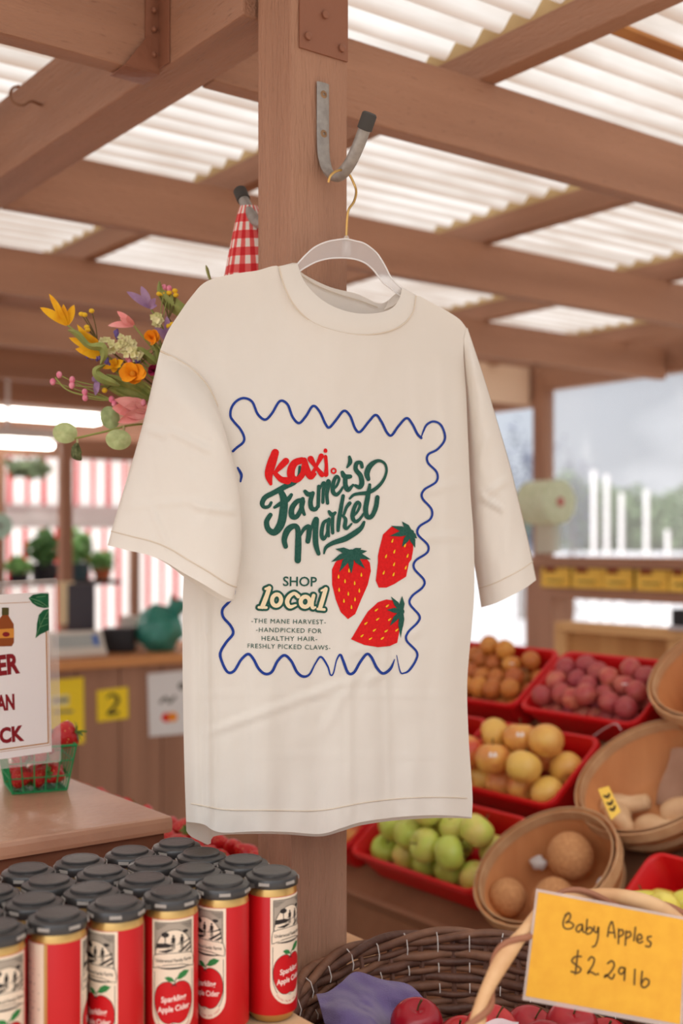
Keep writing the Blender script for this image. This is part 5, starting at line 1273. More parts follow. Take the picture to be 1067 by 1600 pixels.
table('basket_table', .815, 1.46, .72, 1.32, .752, .03, M_lightwood, 'low pale table under the dark willow basket')

# ================================================================== LEFT: box counter, strawberries, laminated sign
lc = thing('box_counter', UV(1.9, .2, 0), 'glossy brown painted box counter at the left carrying the green berry basket', 'counter')
M_gloss = mat('glossy_brown_paint', (194, 150, 122), .3, var=(178, 134, 108), vscale=7, bump=.25, bscale=70, spec=.5)
uvbox('top', -.9, .852, 1.548, 2.25, 1.074, 1.099, M_gloss, lc, bevel=.007)
uvbox('cabinet', -.88, .842, 1.558, 2.24, 0.0, 1.074, mat('brown_box_paint', (120, 76, 54), .6, var=(106, 66, 46), vscale=12, bump=.3, bscale=90), lc, bevel=.003)

def straw_mesh():
    q = MB()
    prof = [(.0005, -.0195), (.004, -.0185), (.0085, -.0130), (.0130, -.004), (.0158, .005), (.0155, .0115), (.011, .0155), (.004, .0162), (.0004, .0160)]
    q.lathe(prof, 22, cap=False)
    for i in range(len(q.v)):
        p = q.v[i]; q.v[i] = p * (1 + .05 * noise.noise(p * 90))
    return q
msb = bpy.data.materials.new('strawberry_skin'); msb.use_nodes = True
t = msb.node_tree; bs = t.nodes['Principled BSDF']; bs.inputs['Roughness'].default_value = .35
tcn = t.nodes.new('ShaderNodeTexCoord'); vo = t.nodes.new('ShaderNodeTexVoronoi'); vo.inputs['Scale'].default_value = 230
rp = t.nodes.new('ShaderNodeValToRGB'); rp.color_ramp.elements[0].position = .12; rp.color_ramp.elements[0].color = S(236, 190, 110); rp.color_ramp.elements[1].position = .2; rp.color_ramp.elements[1].color = S(205, 30, 34)
bp = t.nodes.new('ShaderNodeBump'); bp.inputs['Strength'].default_value = .6; bp.inputs['Distance'].default_value = .0015
t.links.new(tcn.outputs['Object'], vo.inputs['Vector']); t.links.new(vo.outputs['Distance'], rp.inputs[0]); t.links.new(rp.outputs[0], bs.inputs['Base Color']); t.links.new(vo.outputs['Distance'], bp.inputs['Height']); t.links.new(bp.outputs[0], bs.inputs['Normal'])
M_calyx = mat('calyx_green', (104, 138, 62), .7)
sb0 = straw_mesh().build('strawberry', msb, local=True)
q = MB()
for i in range(7):
    a_ = 2 * PI * i / 7; d_ = Vector((math.cos(a_), math.sin(a_), 0)); petal_mesh(q, Vector((0, 0, .0165)) + d_ * .001, Vector((0, 0, .0165)) + d_ * .014 + Vector((0, 0, .003 * math.sin(i * 2))), .006, nrm=Vector((0, 0, 1)), n=4)
q.tube([(0, 0, .016), (.001, .001, .021), (.004, .002, .027)], .0012, 6)
cal = q.build('calyx', M_calyx, sb0, local=True, angle=80)
sb_used = [False]
def place_straw(p, rot, s_, label, group):
    o = sb0 if not sb_used[0] else copy_tree(sb0)
    sb_used[0] = True
    o.location = p; o.rotation_euler = rot; o.scale = (s_, s_, s_); tag(o, label, 'strawberry', group); return o
# green pint basket
bA = Vector((-.5254, 1.897, 1.0995)); bd = Vector((.078, .034, 0)).normalized(); bn = Vector((-bd.y, bd.x, 0))
pb = thing('berry_basket', bA + bd * .0425 + bn * .0425, 'small green plastic mesh basket of strawberries behind the laminated sign', 'basket')
M_gp = mat('green_plastic', (24, 148, 84), .4, spec=.5)
def pq(x, y, z):                            # x,y in -1..1 of the basket's section at height z
    k = .0425 + .0135 * z / .075
    return pb.location + bd * (x * k) + bn * (y * k) + Vector((0, 0, z))
q = MB()
for z_, w in ((.0012, .0016), (.025, .0011), (.05, .0011), (.0745, .0024)):
    for (a_, b_) in (((-1, -1), (1, -1)), ((1, -1), (1, 1)), ((1, 1), (-1, 1)), ((-1, 1), (-1, -1))):
        q.tube([pq(*a_, z_), pq(*b_, z_)], w, 6)
for i in range(6):
    x = -1 + 2 * i / 5
    for f_ in (lambda s_: (s_, -1), lambda s_: (s_, 1), lambda s_: (-1, s_), lambda s_: (1, s_)):
        q.tube([pq(*f_(x), .001), pq(*f_(x), .0745)], .0012 if abs(x) < 1 else .0018, 6)
for i in range(7): x = -1 + 2 * i / 6; q.tube([pq(x, -1, .001), pq(x, 1, .001)], .0011, 6); q.tube([pq(-1, x, .001), pq(1, x, .001)], .0011, 6)
q.build('mesh_tub', M_gp, pb)
r = random.Random(5)
for i, (x, y, z_) in enumerate([(-.55, -.55, .022), (.05, -.5, .022), (.6, -.55, .023), (-.5, .1, .022), (.1, .1, .022), (.6, .1, .023), (-.5, .65, .023), (.1, .65, .022), (.6, .65, .023), (-.55, -.45, .058), (.0, -.5, .058), (-.3, .3, .060), (.35, .35, .060)]):
    place_straw(pq(x, y, z_), (r.uniform(1.2, 2.2), r.uniform(-.5, .5), r.random() * 6), .95, 'strawberry lying inside the small green mesh basket', 'strawberries in the green basket')
place_straw(pq(.72, -.25, .083), (.2, 1.25, .35), 1.45, 'big strawberry on top of the green basket, its leafy stem pointing right', 'strawberries in the green basket')
place_straw(pq(.0, -.15, .088), (1.4, .3, 2.0), 1.15, 'strawberry heaped in the green basket, seen through the clear edge of the sign', 'strawberries in the green basket')
# laminated sign leaning in front of the basket
nS = Vector((.6, -.8, 0)); QS = Vector((-.4257, 1.80, 1.2)) + nS * .0
def sg(px, py, lift=0): return at_plane(px, py, QS + nS * lift, nS)
def zs(p): return (p[0] / 4.209, 880 + p[1] / 4.209)
ls = thing('laminated_sign', sg(-120, 1215), 'laminated paper sign with red capitals, green leaves and a bottle, at the left edge', 'sign')
M_lam = mat('clear_laminate', (236, 228, 222), .12, alpha=.22, spec=.8)
M_paper = mat('white_paper', (246, 240, 236), .6)
def zpoly(z, L): return [Vector(z(p)) for p in L]
LX = -560
q = MB(); lam = zpoly(zs, [(LX, 150), (355, 96), (372, 99), (380, 112), (402, 1290), (396, 1304), (380, 1308), (LX, 1425)])
q.prism([(p.x, p.y) for p in lam], -.0006, .0006, lambda a_, b_, t_: sg(a_, b_, t_)); q.build('laminate', M_lam, ls, smooth=False)
q = MB(); pap = zpoly(zs, [(LX + 60, 232), (320, 190), (340, 1240), (LX + 60, 1365)]); q.add([sg(p.x, p.y, .0009) for p in pap], [(0, 1, 2, 3)]); q.build('paper', M_paper, ls)
def signp(name, shapes, m, lift, par=ls):
    q = MB()
    for i, (vs_, fs_) in enumerate(shapes): q.add([sg(p.x, p.y, lift + .00003 * i) for p in vs_], fs_)
    return q.build(name, m, par, merge=False)
def stS(pts, w, **k): return stroke([zs(p) for p in pts], [x / 4.209 for x in w] if isinstance(w, list) else w / 4.209, **k)
signp('gold_border', [stS([(LX + 90, 285), (200, 256)], 3, caps=False), stS([(304, 450), (318, 1182)], 7, caps=False), stS([(320, 1182), (LX + 90, 1292)], 7, caps=False), stS([(316, 450), (330, 1196)], 2.5, caps=False), stS([(330, 1196), (LX + 90, 1306)], 2.5, caps=False)], mat('gold_line', (190, 128, 44), .6), .0013)
M_sred = mat('sign_red', (140, 26, 34), .7)
def bold(txt, a_, b_, cap): return text_line(txt, zs(a_), zs(b_), cap / 4.209, weight=.045, shear=.08)
for w_ in [bold('ER', (-14, 735), (132, 716), 128), bold('AN', (-22, 968), (102, 958), 100), bold('CK', (2, 1182), (160, 1162), 98)]: signp('red_capitals', [w_], M_sred, .0013)
M_sleaf = mat('sign_leaf_green', (30, 104, 64), .7, var=(18, 82, 50), vscale=60); M_vein = mat('sign_vein', (120, 170, 120), .7)
signp('leaf_art', [fill([Vector(zs(p)) for p in [(188, 230), (215, 208), (270, 198), (321, 200), (321, 292), (290, 295), (245, 285), (212, 262)]], 99), fill([Vector(zs(p)) for p in [(321, 300), (285, 308), (255, 340), (242, 400), (240, 450), (233, 494), (262, 470), (300, 452), (322, 440)]], 99)], M_sleaf, .0013)
signp('leaf_veins', [stS([(192, 230), (260, 250), (320, 292)], 3), stS([(240, 224), (300, 216)], 2.5), stS([(225, 255), (290, 285)], 2.5), stS([(236, 488), (270, 400), (318, 312)], 3), stS([(262, 420), (316, 400)], 2.5), stS([(262, 400), (258, 350)], 2.5), stS([(285, 365), (318, 360)], 2.5)], M_vein, .0016)
signp('bottle_art', [fill([Vector(zs(p)) for p in [(14, 300), (56, 300), (56, 345), (72, 372), (90, 400), (92, 520), (78, 546), (-30, 548), (-40, 520), (-38, 400), (-10, 370), (14, 345)]], 99)], mat('bottle_brown', (150, 76, 30), .6), .0013)
signp('bottle_cap', [fill([Vector(zs(p)) for p in [(12, 292), (58, 292), (58, 340), (12, 342)]], 99)], mat('bottle_olive', (84, 76, 36), .6), .0016)
signp('bottle_band', [fill([Vector(zs(p)) for p in [(-38, 436), (92, 428), (92, 490), (-38, 496)]], 99)], mat('bottle_orange', (226, 150, 60), .6), .0016)
signp('bottle_spot', [fill([Vector(zs(p)) for p in circle2((40, 468), 24, 16)], 99)], M_sred, .0019)
q = MB(); b0 = sg(-110, 1190, -.012); q.tube([b0 + Vector((0, 0, .16)), Vector((b0.x, b0.y, 1.105))], .004, 8); q.lathe([(.05, 0), (.05, .006), (.01, .010)], 24, Matrix.Translation(Vector((b0.x, b0.y, 1.0995)))); q.build('stand', M_steel, ls)

# flat of strawberries behind the counter
fl = thing('strawberry_crate', UV(1.98, 1.0, .886), 'shallow wooden crate of strawberries behind the box counter and under the shirt', 'crate')
for nm, a_ in (('floor_board', (.885, 1.125, 1.50, 2.48, .886, .896)), ('side_board', (.885, .893, 1.50, 2.48, .897, .958)), ('side_board', (1.117, 1.125, 1.50, 2.48, .897, .958)), ('end_board', (.894, 1.116, 1.50, 1.51, .897, .958)), ('end_board', (.894, 1.116, 2.47, 2.48, .897, .958))):
    uvbox(nm, *a_, M_lightwood, fl, bevel=.001)
r = random.Random(9)
for layer, zc, nv, nu in ((0, .917, 5, 22), (1, .944, 5, 21), (2, .970, 4, 20)):
    for i in range(nu):
        for j in range(nv):
            if layer == 0 and (0 < j < nv - 1) and (0 < i < nu - 1): continue
            vv = .918 + (.172 / (nv - 1)) * j + (.01 if layer == 2 else 0) * (1 - j / 2); uu = 1.535 + .91 * (i + .5 * (layer == 1)) / (nu - .5 * (layer == 1)) + r.uniform(-.004, .004)
            place_straw(UV(uu, vv, zc + r.uniform(-.003, .003)), (r.uniform(.8, 2.3), r.uniform(-.4, .4), r.random() * 6), r.uniform(1.0, 1.2), 'strawberry heaped in the shallow crate behind the box counter', 'strawberries in the crate')

# ================================================================== FRUIT RACK
cS, sS = .797, .604
E1 = Vector((.6, -.8, 0)); E2 = Vector((.8 * cS, .6 * cS, sS)); E3 = E1.cross(E2).normalized()
MR = Matrix((E1, E2, E3)).transposed()
def rim_z(v): return CAMZ + .76 * v - 1.98
ROWV = [1.665, 1.868, 2.08]
def rackM(row, u): return Matrix.Translation(UV(u, ROWV[row], rim_z(ROWV[row]))) @ MR.to_4x4()   # local x to the right, y up the slope, z off the slope; origin on the front rim
DK = -.092
rk = thing('fruit_rack', UV(2, 1.9, 0), 'brown sloping display rack that carries the red fruit bins and round baskets', 'rack')
M_rack = mat('rack_brown', (150, 102, 72), .7, var=(134, 90, 62), vscale=8)
MD = rackM(0, 1.95)
q = MB(); q.box((0, .385, DK - .012), (.95, .425, .0115), MD); q.build('deck', M_rack, rk, smooth=False, bevel=.002)
fe_ = MD @ Vector((0, -.04, DK - .024)); vfe = .8 * fe_.x + .6 * fe_.y
uvbox('front_panel', vfe - .004, vfe + .014, 1.02, 2.88, .02, fe_.z + .004, M_rack, rk)
q = MB(); q.box((0, -.046, DK - .010), (.95, .006, .016), MD); q.build('front_lip', mat('rack_lip', (150, 104, 76), .6), rk, smooth=False, bevel=.002)
be_ = MD @ Vector((0, .80, DK - .03)); vbe = .8 * be_.x + .6 * be_.y
for u0 in (1.03, 1.93, 2.83): uvbox('rear_leg', vbe - .05, vbe - .01, u0, u0 + .04, 0, be_.z - .02, M_rack, rk)

def rrect(w, h, r, z, cx_=0, cy_=0, n=5):
    o = []
    for sx, sy, a0 in ((1, 1, 0), (-1, 1, PI / 2), (-1, -1, PI), (1, -1, 1.5 * PI)):
        for k in range(n + 1):
            a_ = a0 + PI / 2 * k / n; o.append(Vector((cx_ + sx * (w / 2 - r) + r * math.cos(a_), cy_ + sy * (h / 2 - r) + r * math.sin(a_), z)))
    return o
BH = .217
def make_bin(row, u0, u1, label):
    w = u1 - u0 - .006
    M = rackM(row, (u0 + u1) / 2); k = thing('fruit_bin', M @ Vector((0, BH / 2, DK)), label, 'bin', 'red fruit bins')
    L = [rrect(w - .05, BH - .045, .02, -.091), rrect(w - .042, BH - .037, .024, -.089), rrect(w - .014, BH - .012, .028, -.014), rrect(w, BH, .03, -.013), rrect(w, BH, .03, -.003), rrect(w - .004, BH - .004, .028, 0), rrect(w - .016, BH - .016, .026, 0), rrect(w - .022, BH - .022, .024, -.004), rrect(w - .05, BH - .045, .02, -.074)]
    q = MB(); n = len(L[0])
    vs_ = [M @ (p + Vector((0, BH / 2, 0))) for l in L for p in l]
    fs_ = [(j * n + i, j * n + (i + 1) % n, (j + 1) * n + (i + 1) % n, (j + 1) * n + i) for j in range(len(L) - 1) for i in range(n)] + [tuple(range(n))[::-1], tuple((len(L) - 1) * n + i for i in range(n))]
    q.add(vs_, fs_); o = q.build('tub', M_red_bin, k, angle=50)
    return M, w
def apple_mesh(R, dimple=.28, squash=.92):
    q = MB(); prof = []
    for j in range(15):
        ph = -PI / 2 + PI * j / 14
        r_ = R * math.cos(ph) * (1.0 + .06 * math.sin(ph)); z_ = R * squash * math.sin(ph)
        z_ -= R * dimple * math.exp(-((r_ / (R * .34)) ** 2)) * (1 if ph > 0 else 0); z_ += R * .16 * math.exp(-((r_ / (R * .26)) ** 2)) * (1 if ph < 0 else 0)
        prof.append((max(r_, .0002), z_))
    q.lathe(prof, 24, cap=False, fn=lambda p, a: Vector((p.x * (1 + .03 * math.sin(a * 5 + 1) * (p.z < 0)), p.y * (1 + .03 * math.sin(a * 5 + 1) * (p.z < 0)), p.z))); return q
def fruit_mat(name, c1, c2, c3=None, rough=.35):
    return mat(name, c1, rough, var=c2, vscale=26, rnd=c3, ramp=(.38, .62), spec=.45, detail=3)
M_fstem = mat('fruit_stem', (96, 70, 40), .8); M_stick = mat('white_sticker', (240, 238, 236), .5)
M_green = fruit_mat('green_apple_skin', (204, 212, 96), (222, 204, 112), (182, 204, 84)); M_gala = fruit_mat('blushed_apple_skin', (230, 158, 78), (204, 68, 54), (236, 196, 98))
M_yel = fruit_mat('yellow_apple_skin', (228, 206, 84), (238, 220, 110), (214, 204, 80)); M_redap = fruit_mat('red_apple_skin', (178, 22, 36), (206, 62, 56), (150, 16, 34), .25)
M_plum = fruit_mat('plum_skin', (184, 72, 68), (204, 118, 90), (156, 58, 66), .5); M_pluot = fruit_mat('orange_pluot_skin', (206, 128, 50), (214, 152, 66), (176, 92, 42), .5)
def proto(name, qm, m, R, stem=True):
    o = qm.build(name, m, local=True)
    if stem:
        q = MB(); q.tube([(0, 0, R * .55), (R * .05, 0, R * .85), (R * .16, .0, R * 1.12)], [R * .035, R * .035, R * .05], 6); q.build('stem', M_fstem, o, local=True)
    return o
def sticker_for(R):
    q = MB(); q.grid([[Vector((R * 1.006 * math.cos(b_) * math.cos(a_), R * 1.006 * math.cos(b_) * math.sin(a_), R * .93 * 1.0 * math.sin(b_))) for a_ in [-.22 + .44 * i / 5 for i in range(6)]] for b_ in [.12 + .42 * j / 5 for j in range(6)]]); return q
class Fruit:
    def __init__(s, name, qm, m, R, cat, stem=True):
        s.o = proto(name, qm, m, R, stem); s.used = False; s.R = R; s.cat = cat; s.stk = None
        s.name = name
    def put(s, M, loc, label, group, rnd_, sc_=1.0, sticker=False, up=None):
        o = s.o if not s.used else copy_tree(s.o)
        s.used = True
        o.location = M @ Vector(loc)
        R_ = Vector(up or (rnd_.gauss(0, 1), rnd_.gauss(0, 1), rnd_.gauss(0, 1))).to_track_quat('Z', 'Y').to_matrix()
        if sticker:
            if s.stk is None:
                q = sticker_for(s.R); t_ = q.build('sticker', M_stick, local=True); s.stk = t_.data; bpy.data.objects.remove(t_)
            k = bpy.data.objects.new('sticker', s.stk); COL.objects.link(k); k.parent = o
            tc_ = (Vector((0, 0, CAMZ)) - o.location).normalized()
            R_ = tc_.to_track_quat('X', 'Z').to_matrix()
        o.rotation_euler = R_.to_euler(); o.scale = (sc_,) * 3
        tag(o, label, s.cat, group)
        return o
F_ga = Fruit('green_apple', apple_mesh(.038), M_green, .038, 'apple'); F_bl = Fruit('blushed_apple', apple_mesh(.041), M_gala, .041, 'apple'); F_ya = Fruit('yellow_apple', apple_mesh(.036), M_yel, .036, 'apple')
F_pl = Fruit('plum', apple_mesh(.0268, .12, .96), M_plum, .0268, 'plum', False); F_po = Fruit('pluot', apple_mesh(.0262, .12, .96), M_pluot, .0262, 'pluot', False); F_ra = Fruit('red_apple', apple_mesh(.033), M_redap, .033, 'apple')
FLOOR = -.074
def settle(P, R, clamp, fixed=0, n=140):
    for it in range(n):
        for i in range(len(P)):
            for j in range(i + 1, len(P)):
                d_ = P[j] - P[i]; L = d_.length; need = 1.98 * R
                if L < need:
                    d_ = (d_ / L if L > 1e-6 else Vector((0, 0, 1))) * (need - L)
                    if i < fixed and j < fixed: continue
                    if i < fixed: P[j] += d_
                    else: P[i] -= d_ * .5; P[j] += d_ * .5
        for i in range(fixed, len(P)):
            if it < n - 30: P[i].z -= .0006; P[i].y -= .0002
            P[i] = clamp(P[i])
def heap(M, w, fr, rows, label, group, seed, top=(), sticks=()):
    """rows of fruit lying on the bin's floor from the front rim up the slope, then some on top"""
    r = random.Random(seed); R = fr.R
    P = []; y = .022 + R; span = w - .05 - 2 * R
    for ri, cnt in enumerate(rows):
        for i in range(cnt): P.append(Vector((-span / 2 + span * i / max(cnt - 1, 1) + r.uniform(-.1, .1) * R, y + r.uniform(-.06, .06) * R, FLOOR + R + .001)))
        y += 1.80 * R
    P += [Vector((x, yy, FLOOR + R + z_ * R)) for x, yy, z_ in top]
    settle(P, R, lambda p: Vector((min(max(p.x, -w / 2 + .027 + R), w / 2 - .027 - R), min(max(p.y, .020 + R), BH - .020 - R), max(p.z, FLOOR + R + .001))))
    for i, p in enumerate(P): fr.put(M, p, label, group, r, r.uniform(.95, 1.0), i in sticks)
# front row
M, w = make_bin(0, 1.772, 2.204, 'red bin of green apples, nearest the post in the lowest row')
heap(M, w, F_ga, (5, 4), 'green apple in the red bin to the right of the post', 'green apples in the bin', 3, [(-.06, .085, 1.45), (.01, .080, 1.5), (.09, .078, 1.4), (-.01, .120, 1.35), (.055, .115, 1.4), (.13, .115, 1.3), (-.12, .078, 1.3), (.02, .10, 2.4)], (3,))
M, w = make_bin(0, 2.210, 2.64, 'red bin behind the post, left of the green apples')
heap(M, w, F_bl, (5, 4), 'blushed apple in the red bin half hidden behind the post', 'apples behind the post', 4, [(.14, .075, 1.35), (.07, .08, 1.4), (.11, .13, 1.3)])
M, w = make_bin(0, 1.03, 1.462, 'red bin of yellow apples at the right edge, above the yellow price sign')
heap(M, w, F_ya, (6, 5), 'yellow apple in the red bin above the yellow price sign', 'yellow apples in the bin', 5, [(-.12, .075, 1.35), (-.05, .085, 1.45), (.02, .08, 1.4), (.09, .08, 1.4), (-.01, .13, 1.4), (.06, .14, 1.4), (-.06, .07, 2.5), (.02, .09, 2.6)])
# middle row
M, w = make_bin(1, 1.752, 2.103, 'red bin of blushed apples right of the shirt in the middle row')
heap(M, w, F_bl, (4, 4), 'blushed yellow and red apple in the middle bin beside the shirt', 'blushed apples in the middle bin', 6, [(-.115, .075, 1.35), (-.04, .085, 1.45), (.035, .08, 1.5), (-.08, .13, 1.3), (.0, .125, 1.4), (.07, .125, 1.3)], (6, 9, 12))
M, w = make_bin(1, 2.109, 2.53, 'red bin in the middle row, mostly hidden behind the shirt')
heap(M, w, F_bl, (4, 4), 'pale apple in the middle row bin mostly hidden behind the shirt', 'apples behind the shirt', 7, [(.14, .085, 1.4), (.15, .16, 1.6), (.09, .14, 1.4), (.155, .13, 2.9)])
M, w = make_bin(1, 1.02, 1.412, 'red bin at the right edge, below the wide basket with the yellow tag')
heap(M, w, F_bl, (4, 4), 'reddish apple in the bin at the right edge', 'apples at the right edge', 8, [(-.12, .08, 1.4), (-.05, .08, 1.4), (.03, .09, 1.4)])
# back row
M, w = make_bin(2, 1.695, 2.065, 'red bin of dark pink plums in the top row')
heap(M, w, F_pl, (8, 7, 7), 'dusky pink plum in the top row bin', 'plums in the top bin', 10, [(-.15 + .052 * i + .008 * (-1) ** i, .062 + .004 * (i % 3), 1.45) for i in range(7)] + [(-.12 + .054 * i, .108 + .006 * (i % 2), 1.5) for i in range(6)] + [(-.14 + .062 * i, .152 + .004 * (i % 2), 1.3) for i in range(5)], (40, 33))
M, w = make_bin(2, 2.071, 2.49, 'red bin of orange pluots in the top row beside the shirt')
heap(M, w, F_po, (8, 7, 7), 'orange brown pluot in the top row bin beside the shirt', 'pluots in the top bin', 12, [(-.15 + .051 * i + .008 * (-1) ** i, .060 + .004 * (i % 3), 1.45) for i in range(7)] + [(-.13 + .053 * i, .106 + .006 * (i % 2), 1.5) for i in range(6)] + [(-.14 + .056 * i, .152 + .004 * (i % 2), 1.5) for i in range(6)] + [(.0, .19, 2.0), (.06, .185, 2.0)], (39, 29, 35))

# round slatted baskets
M_slat = mat('basket_veneer', (212, 146, 92), .65, var=(190, 122, 74), vscale=9, vstretch=(1, 1, .15), bump=.2, bscale=90, bstretch=(1, 1, .1)); M_hoop = mat('basket_hoop', (202, 160, 118), .6, var=(184, 138, 98), vscale=20)
def round_basket(row, u, y, zrim, R, h, label, base=.70):
    M = rackM(row, u) @ Matrix.Translation(Vector((0, y, zrim)))
    k = thing('slatted_basket', M @ Vector((0, 0, -h)), label, 'basket', 'round slatted baskets')
    slat = lambda p, a: Vector((p.x, p.y, 0)) * (1 + .012 * abs(math.sin(10 * a))) + Vector((0, 0, p.z))
    q = MB(); rp_ = lambda z_: R * (base + (1 - base) * ((z_ + h) / h) ** .75)
    zz = [-h, -h * .8, -h * .55, -h * .3, -h * .1, 0]
    q.lathe([(.001, -h)] + [(rp_(z_), z_) for z_ in zz] + [(rp_(z_) - .004, z_) for z_ in zz[::-1]][:-1] + [(rp_(-h) - .004, -h + .004), (.001, -h + .004)], 80, M, cap=False, fn=slat)
    q.build('slatted_wall', M_slat, k, angle=60)
    for z_, wd in ((-.008, .012), (-h * .5, .007)):
        q = MB(); rr = rp_(z_); q.lathe([(rr + .0025, z_ - wd), (rr + .006, z_ - wd), (rr + .006, z_ + wd * .9), (rr + .0025, z_ + wd * .9)], 64, M, cap=False); q.build('hoop', M_hoop, k)
    q = MB(); rr = rp_(-.008); q.lathe([(rr - .0055, -.018), (rr - .0085, -.018), (rr - .0085, .003), (rr - .0055, .003)], 64, M, cap=False); q.build('inner_hoop', M_hoop, k)
    return M, k
M_mel = mat('netted_melon', (206, 150, 100), .8, var=(188, 130, 84), vscale=130, bump=.5, bscale=160)
M1, k1 = round_basket(0, 1.617, .088, .042, .150, .130, 'tilted slatted basket of tan melons between the green and yellow apple bins')
def ballthing(name, M, loc, r_, m, label, cat, group, sq=(1, 1, .96), seed=0, amp=.03, stemm=None):
    p = M @ Vector(loc); q = MB(); q.ball((0, 0, 0), (r_ * sq[0], r_ * sq[1], r_ * sq[2]), 26, 18)
    for i in range(len(q.v)): q.v[i] = q.v[i] * (1 + amp * noise.noise(q.v[i] * (18 / r_ * .05) + Vector((seed, 0, 0))))
    o = q.build(name, m, local=True); o.location = p; o.rotation_euler = (seed * 1.3, seed * .7, seed); return tag(o, label, cat, group)
zb = -.130 + .012
ballthing('melon', M1, (-.012, .070, zb + .066), .049, M_mel, 'largest tan melon at the back of the tilted basket', 'melon', 'melons in the tilted basket', seed=1)
ballthing('melon', M1, (.012, -.034, zb + .052), .0485, M_mel, 'tan melon in the middle of the tilted basket, half under the price sign', 'melon', 'melons in the tilted basket', (1.05, .95, .92), 2)
ballthing('melon', M1, (-.088, -.060, zb + .062), .038, M_mel, 'smaller tan melon at the left of the tilted basket, with a white spot', 'melon', 'melons in the tilted basket', seed=3)
ballthing('melon', M1, (.078, -.062, zb + .045), .034, M_mel, 'small tan melon at the right of the tilted basket, behind the price sign', 'melon', 'melons in the tilted basket', seed=4)
def scrap(name, M, pts, m, label, cat):
    q = MB()
    for i, (a_, b_, c_, r0) in enumerate(pts):
        st_ = len(q.v); q.ball((a_, b_, c_), (r0 * 1.5, r0 * .8, r0 * .7), 12, 8)
        for j in range(st_, len(q.v)): q.v[j] += Vector((1, 1, .6)) * (r0 * .5 * noise.noise(q.v[j] * 70 + Vector((i * 5.1, 0, 0))))
    q.v = [M @ p for p in q.v]; return tag(q.build(name, m), label, cat)
M_foil = mat('crumpled_foil', (205, 200, 198), .45, spec=.5)
scrap('paper_scrap', M1, [(-.085, .040, zb + .055, .016)], M_foil, 'crumpled whitish scrap at the left inside the tilted melon basket', 'scrap')
scrap('paper_scrap', M1, [(.090, .045, zb + .050, .015)], M_foil, 'crumpled silvery scrap at the right inside the tilted melon basket', 'scrap')
# wide basket with pale squash, paper and a yellow tag
M2, k2 = round_basket(1, 1.552, .122, .022, .164, .112, 'widest slatted basket, holding pale squash, brown paper and a yellow tag', .66)
M_sq = mat('pale_squash', (222, 184, 142), .55, var=(206, 164, 122), vscale=20)
zb2 = -.112 + .007
def squash(M, loc, rot, L, r_, label, m=M_sq, group='pale squash in the wide basket', cat='squash', name='squash'):
    q = MB(); prof = [(.001, -L / 2), (r_ * .7, -L * .46), (r_, -L * .28), (r_ * .95, -L * .1), (r_ * .66, L * .1), (r_ * .6, L * .3), (r_ * .5, L * .45), (.001, L / 2)]
    q.lathe([(p.x, p.y) for p in catmull([(a_, b_, 0) for a_, b_ in prof], 4)], 22, cap=False)
    o = q.build(name, m, local=True); o.matrix_world = M @ Matrix.Translation(Vector(loc)) @ Matrix.Rotation(rot, 4, 'Z') @ Matrix.Rotation(PI / 2, 4, 'Y'); return tag(o, label, cat, group)
squash(M2, (-.080, -.035, zb2 + .031), .5, .11, .030, 'pale squash furthest left in the wide basket')
squash(M2, (-.058, -.080, zb2 + .037), -.5, .10, .028, 'pale squash beside the yellow tag in the wide basket')
squash(M2, (.035, -.072, zb2 + .031), .25, .11, .030, 'pale squash right of the yellow tag, at the front of the wide basket')
squash(M2, (.070, -.005, zb2 + .031), .6, .13, .030, 'pale squash on the paper at the right of the wide basket')
q = MB(); q.grid([[M2 @ Vector((-.04 + .022 * i, .005 + .018 * j, zb2 + .006 + .010 * j + .006 * math.sin(i * 1.3 + j) + .028 * (i / 7) ** 2 * (j / 6))) for j in range(7)] for i in range(8)])
tag(q.build('brown_paper', mat('kraft_paper', (172, 132, 108), .8, var=(158, 118, 94), vscale=12), angle=80), 'sheet of brown paper lining the back of the wide basket', 'paper')
tg = thing('price_tag', M2 @ Vector((-.012, -.118, zb2 + .08)), 'small yellow tag leaning in the wide basket of squash', 'tag')
tq = [at(934, 1233, 2.23), at(951, 1228, 2.24), at(970, 1268, 2.235), at(955, 1281, 2.225)]
nn = Vector((-.2, -.9, .3)).normalized()
q = MB(); q.add(tq + [p - nn * .002 for p in tq], [(0, 1, 2, 3), (7, 6, 5, 4), (0, 1, 5, 4), (1, 2, 6, 5), (2, 3, 7, 6), (3, 0, 4, 7)]); q.build('card', M_oc, tg, smooth=False)
q = MB()
for s_ in (.3, .55, .75):
    a_ = tq[0].lerp(tq[3], s_) + nn * .001; b_ = tq[1].lerp(tq[2], s_) + nn * .001
    vs_, fs_ = stroke([(.25, -.03), (.5, .03), (.75, -.02)], .10); q.add([a_.lerp(b_, p.x) + (tq[3] - tq[0]) * (p.y) for p in vs_], fs_)
q.build('scribble', M_ink, tg, smooth=False)
# basket of orange-yellow squash at the right edge
M3, k3 = round_basket(2, 1.535, .145, .060, .158, .150, 'slatted basket of orange yellow squash cut by the right edge in the top row')
M_osq = mat('orange_squash', (240, 170, 34), .5, var=(230, 148, 26), vscale=20)
zb3 = -.150 + .007
for i, (x, y, r0, z_) in enumerate(((-.055, -.035, .4, .031), (.02, -.05, -.3, .031), (-.02, .03, .9, .031), (.05, .03, .2, .031), (-.03, -.01, .1, .080), (.03, .0, 1.0, .080), (0, -.01, .5, .128))):
    squash(M3, (x, y, zb3 + z_), r0, .10, .030, 'orange yellow squash in the basket at the right edge', M_osq, 'orange squash at the right edge')
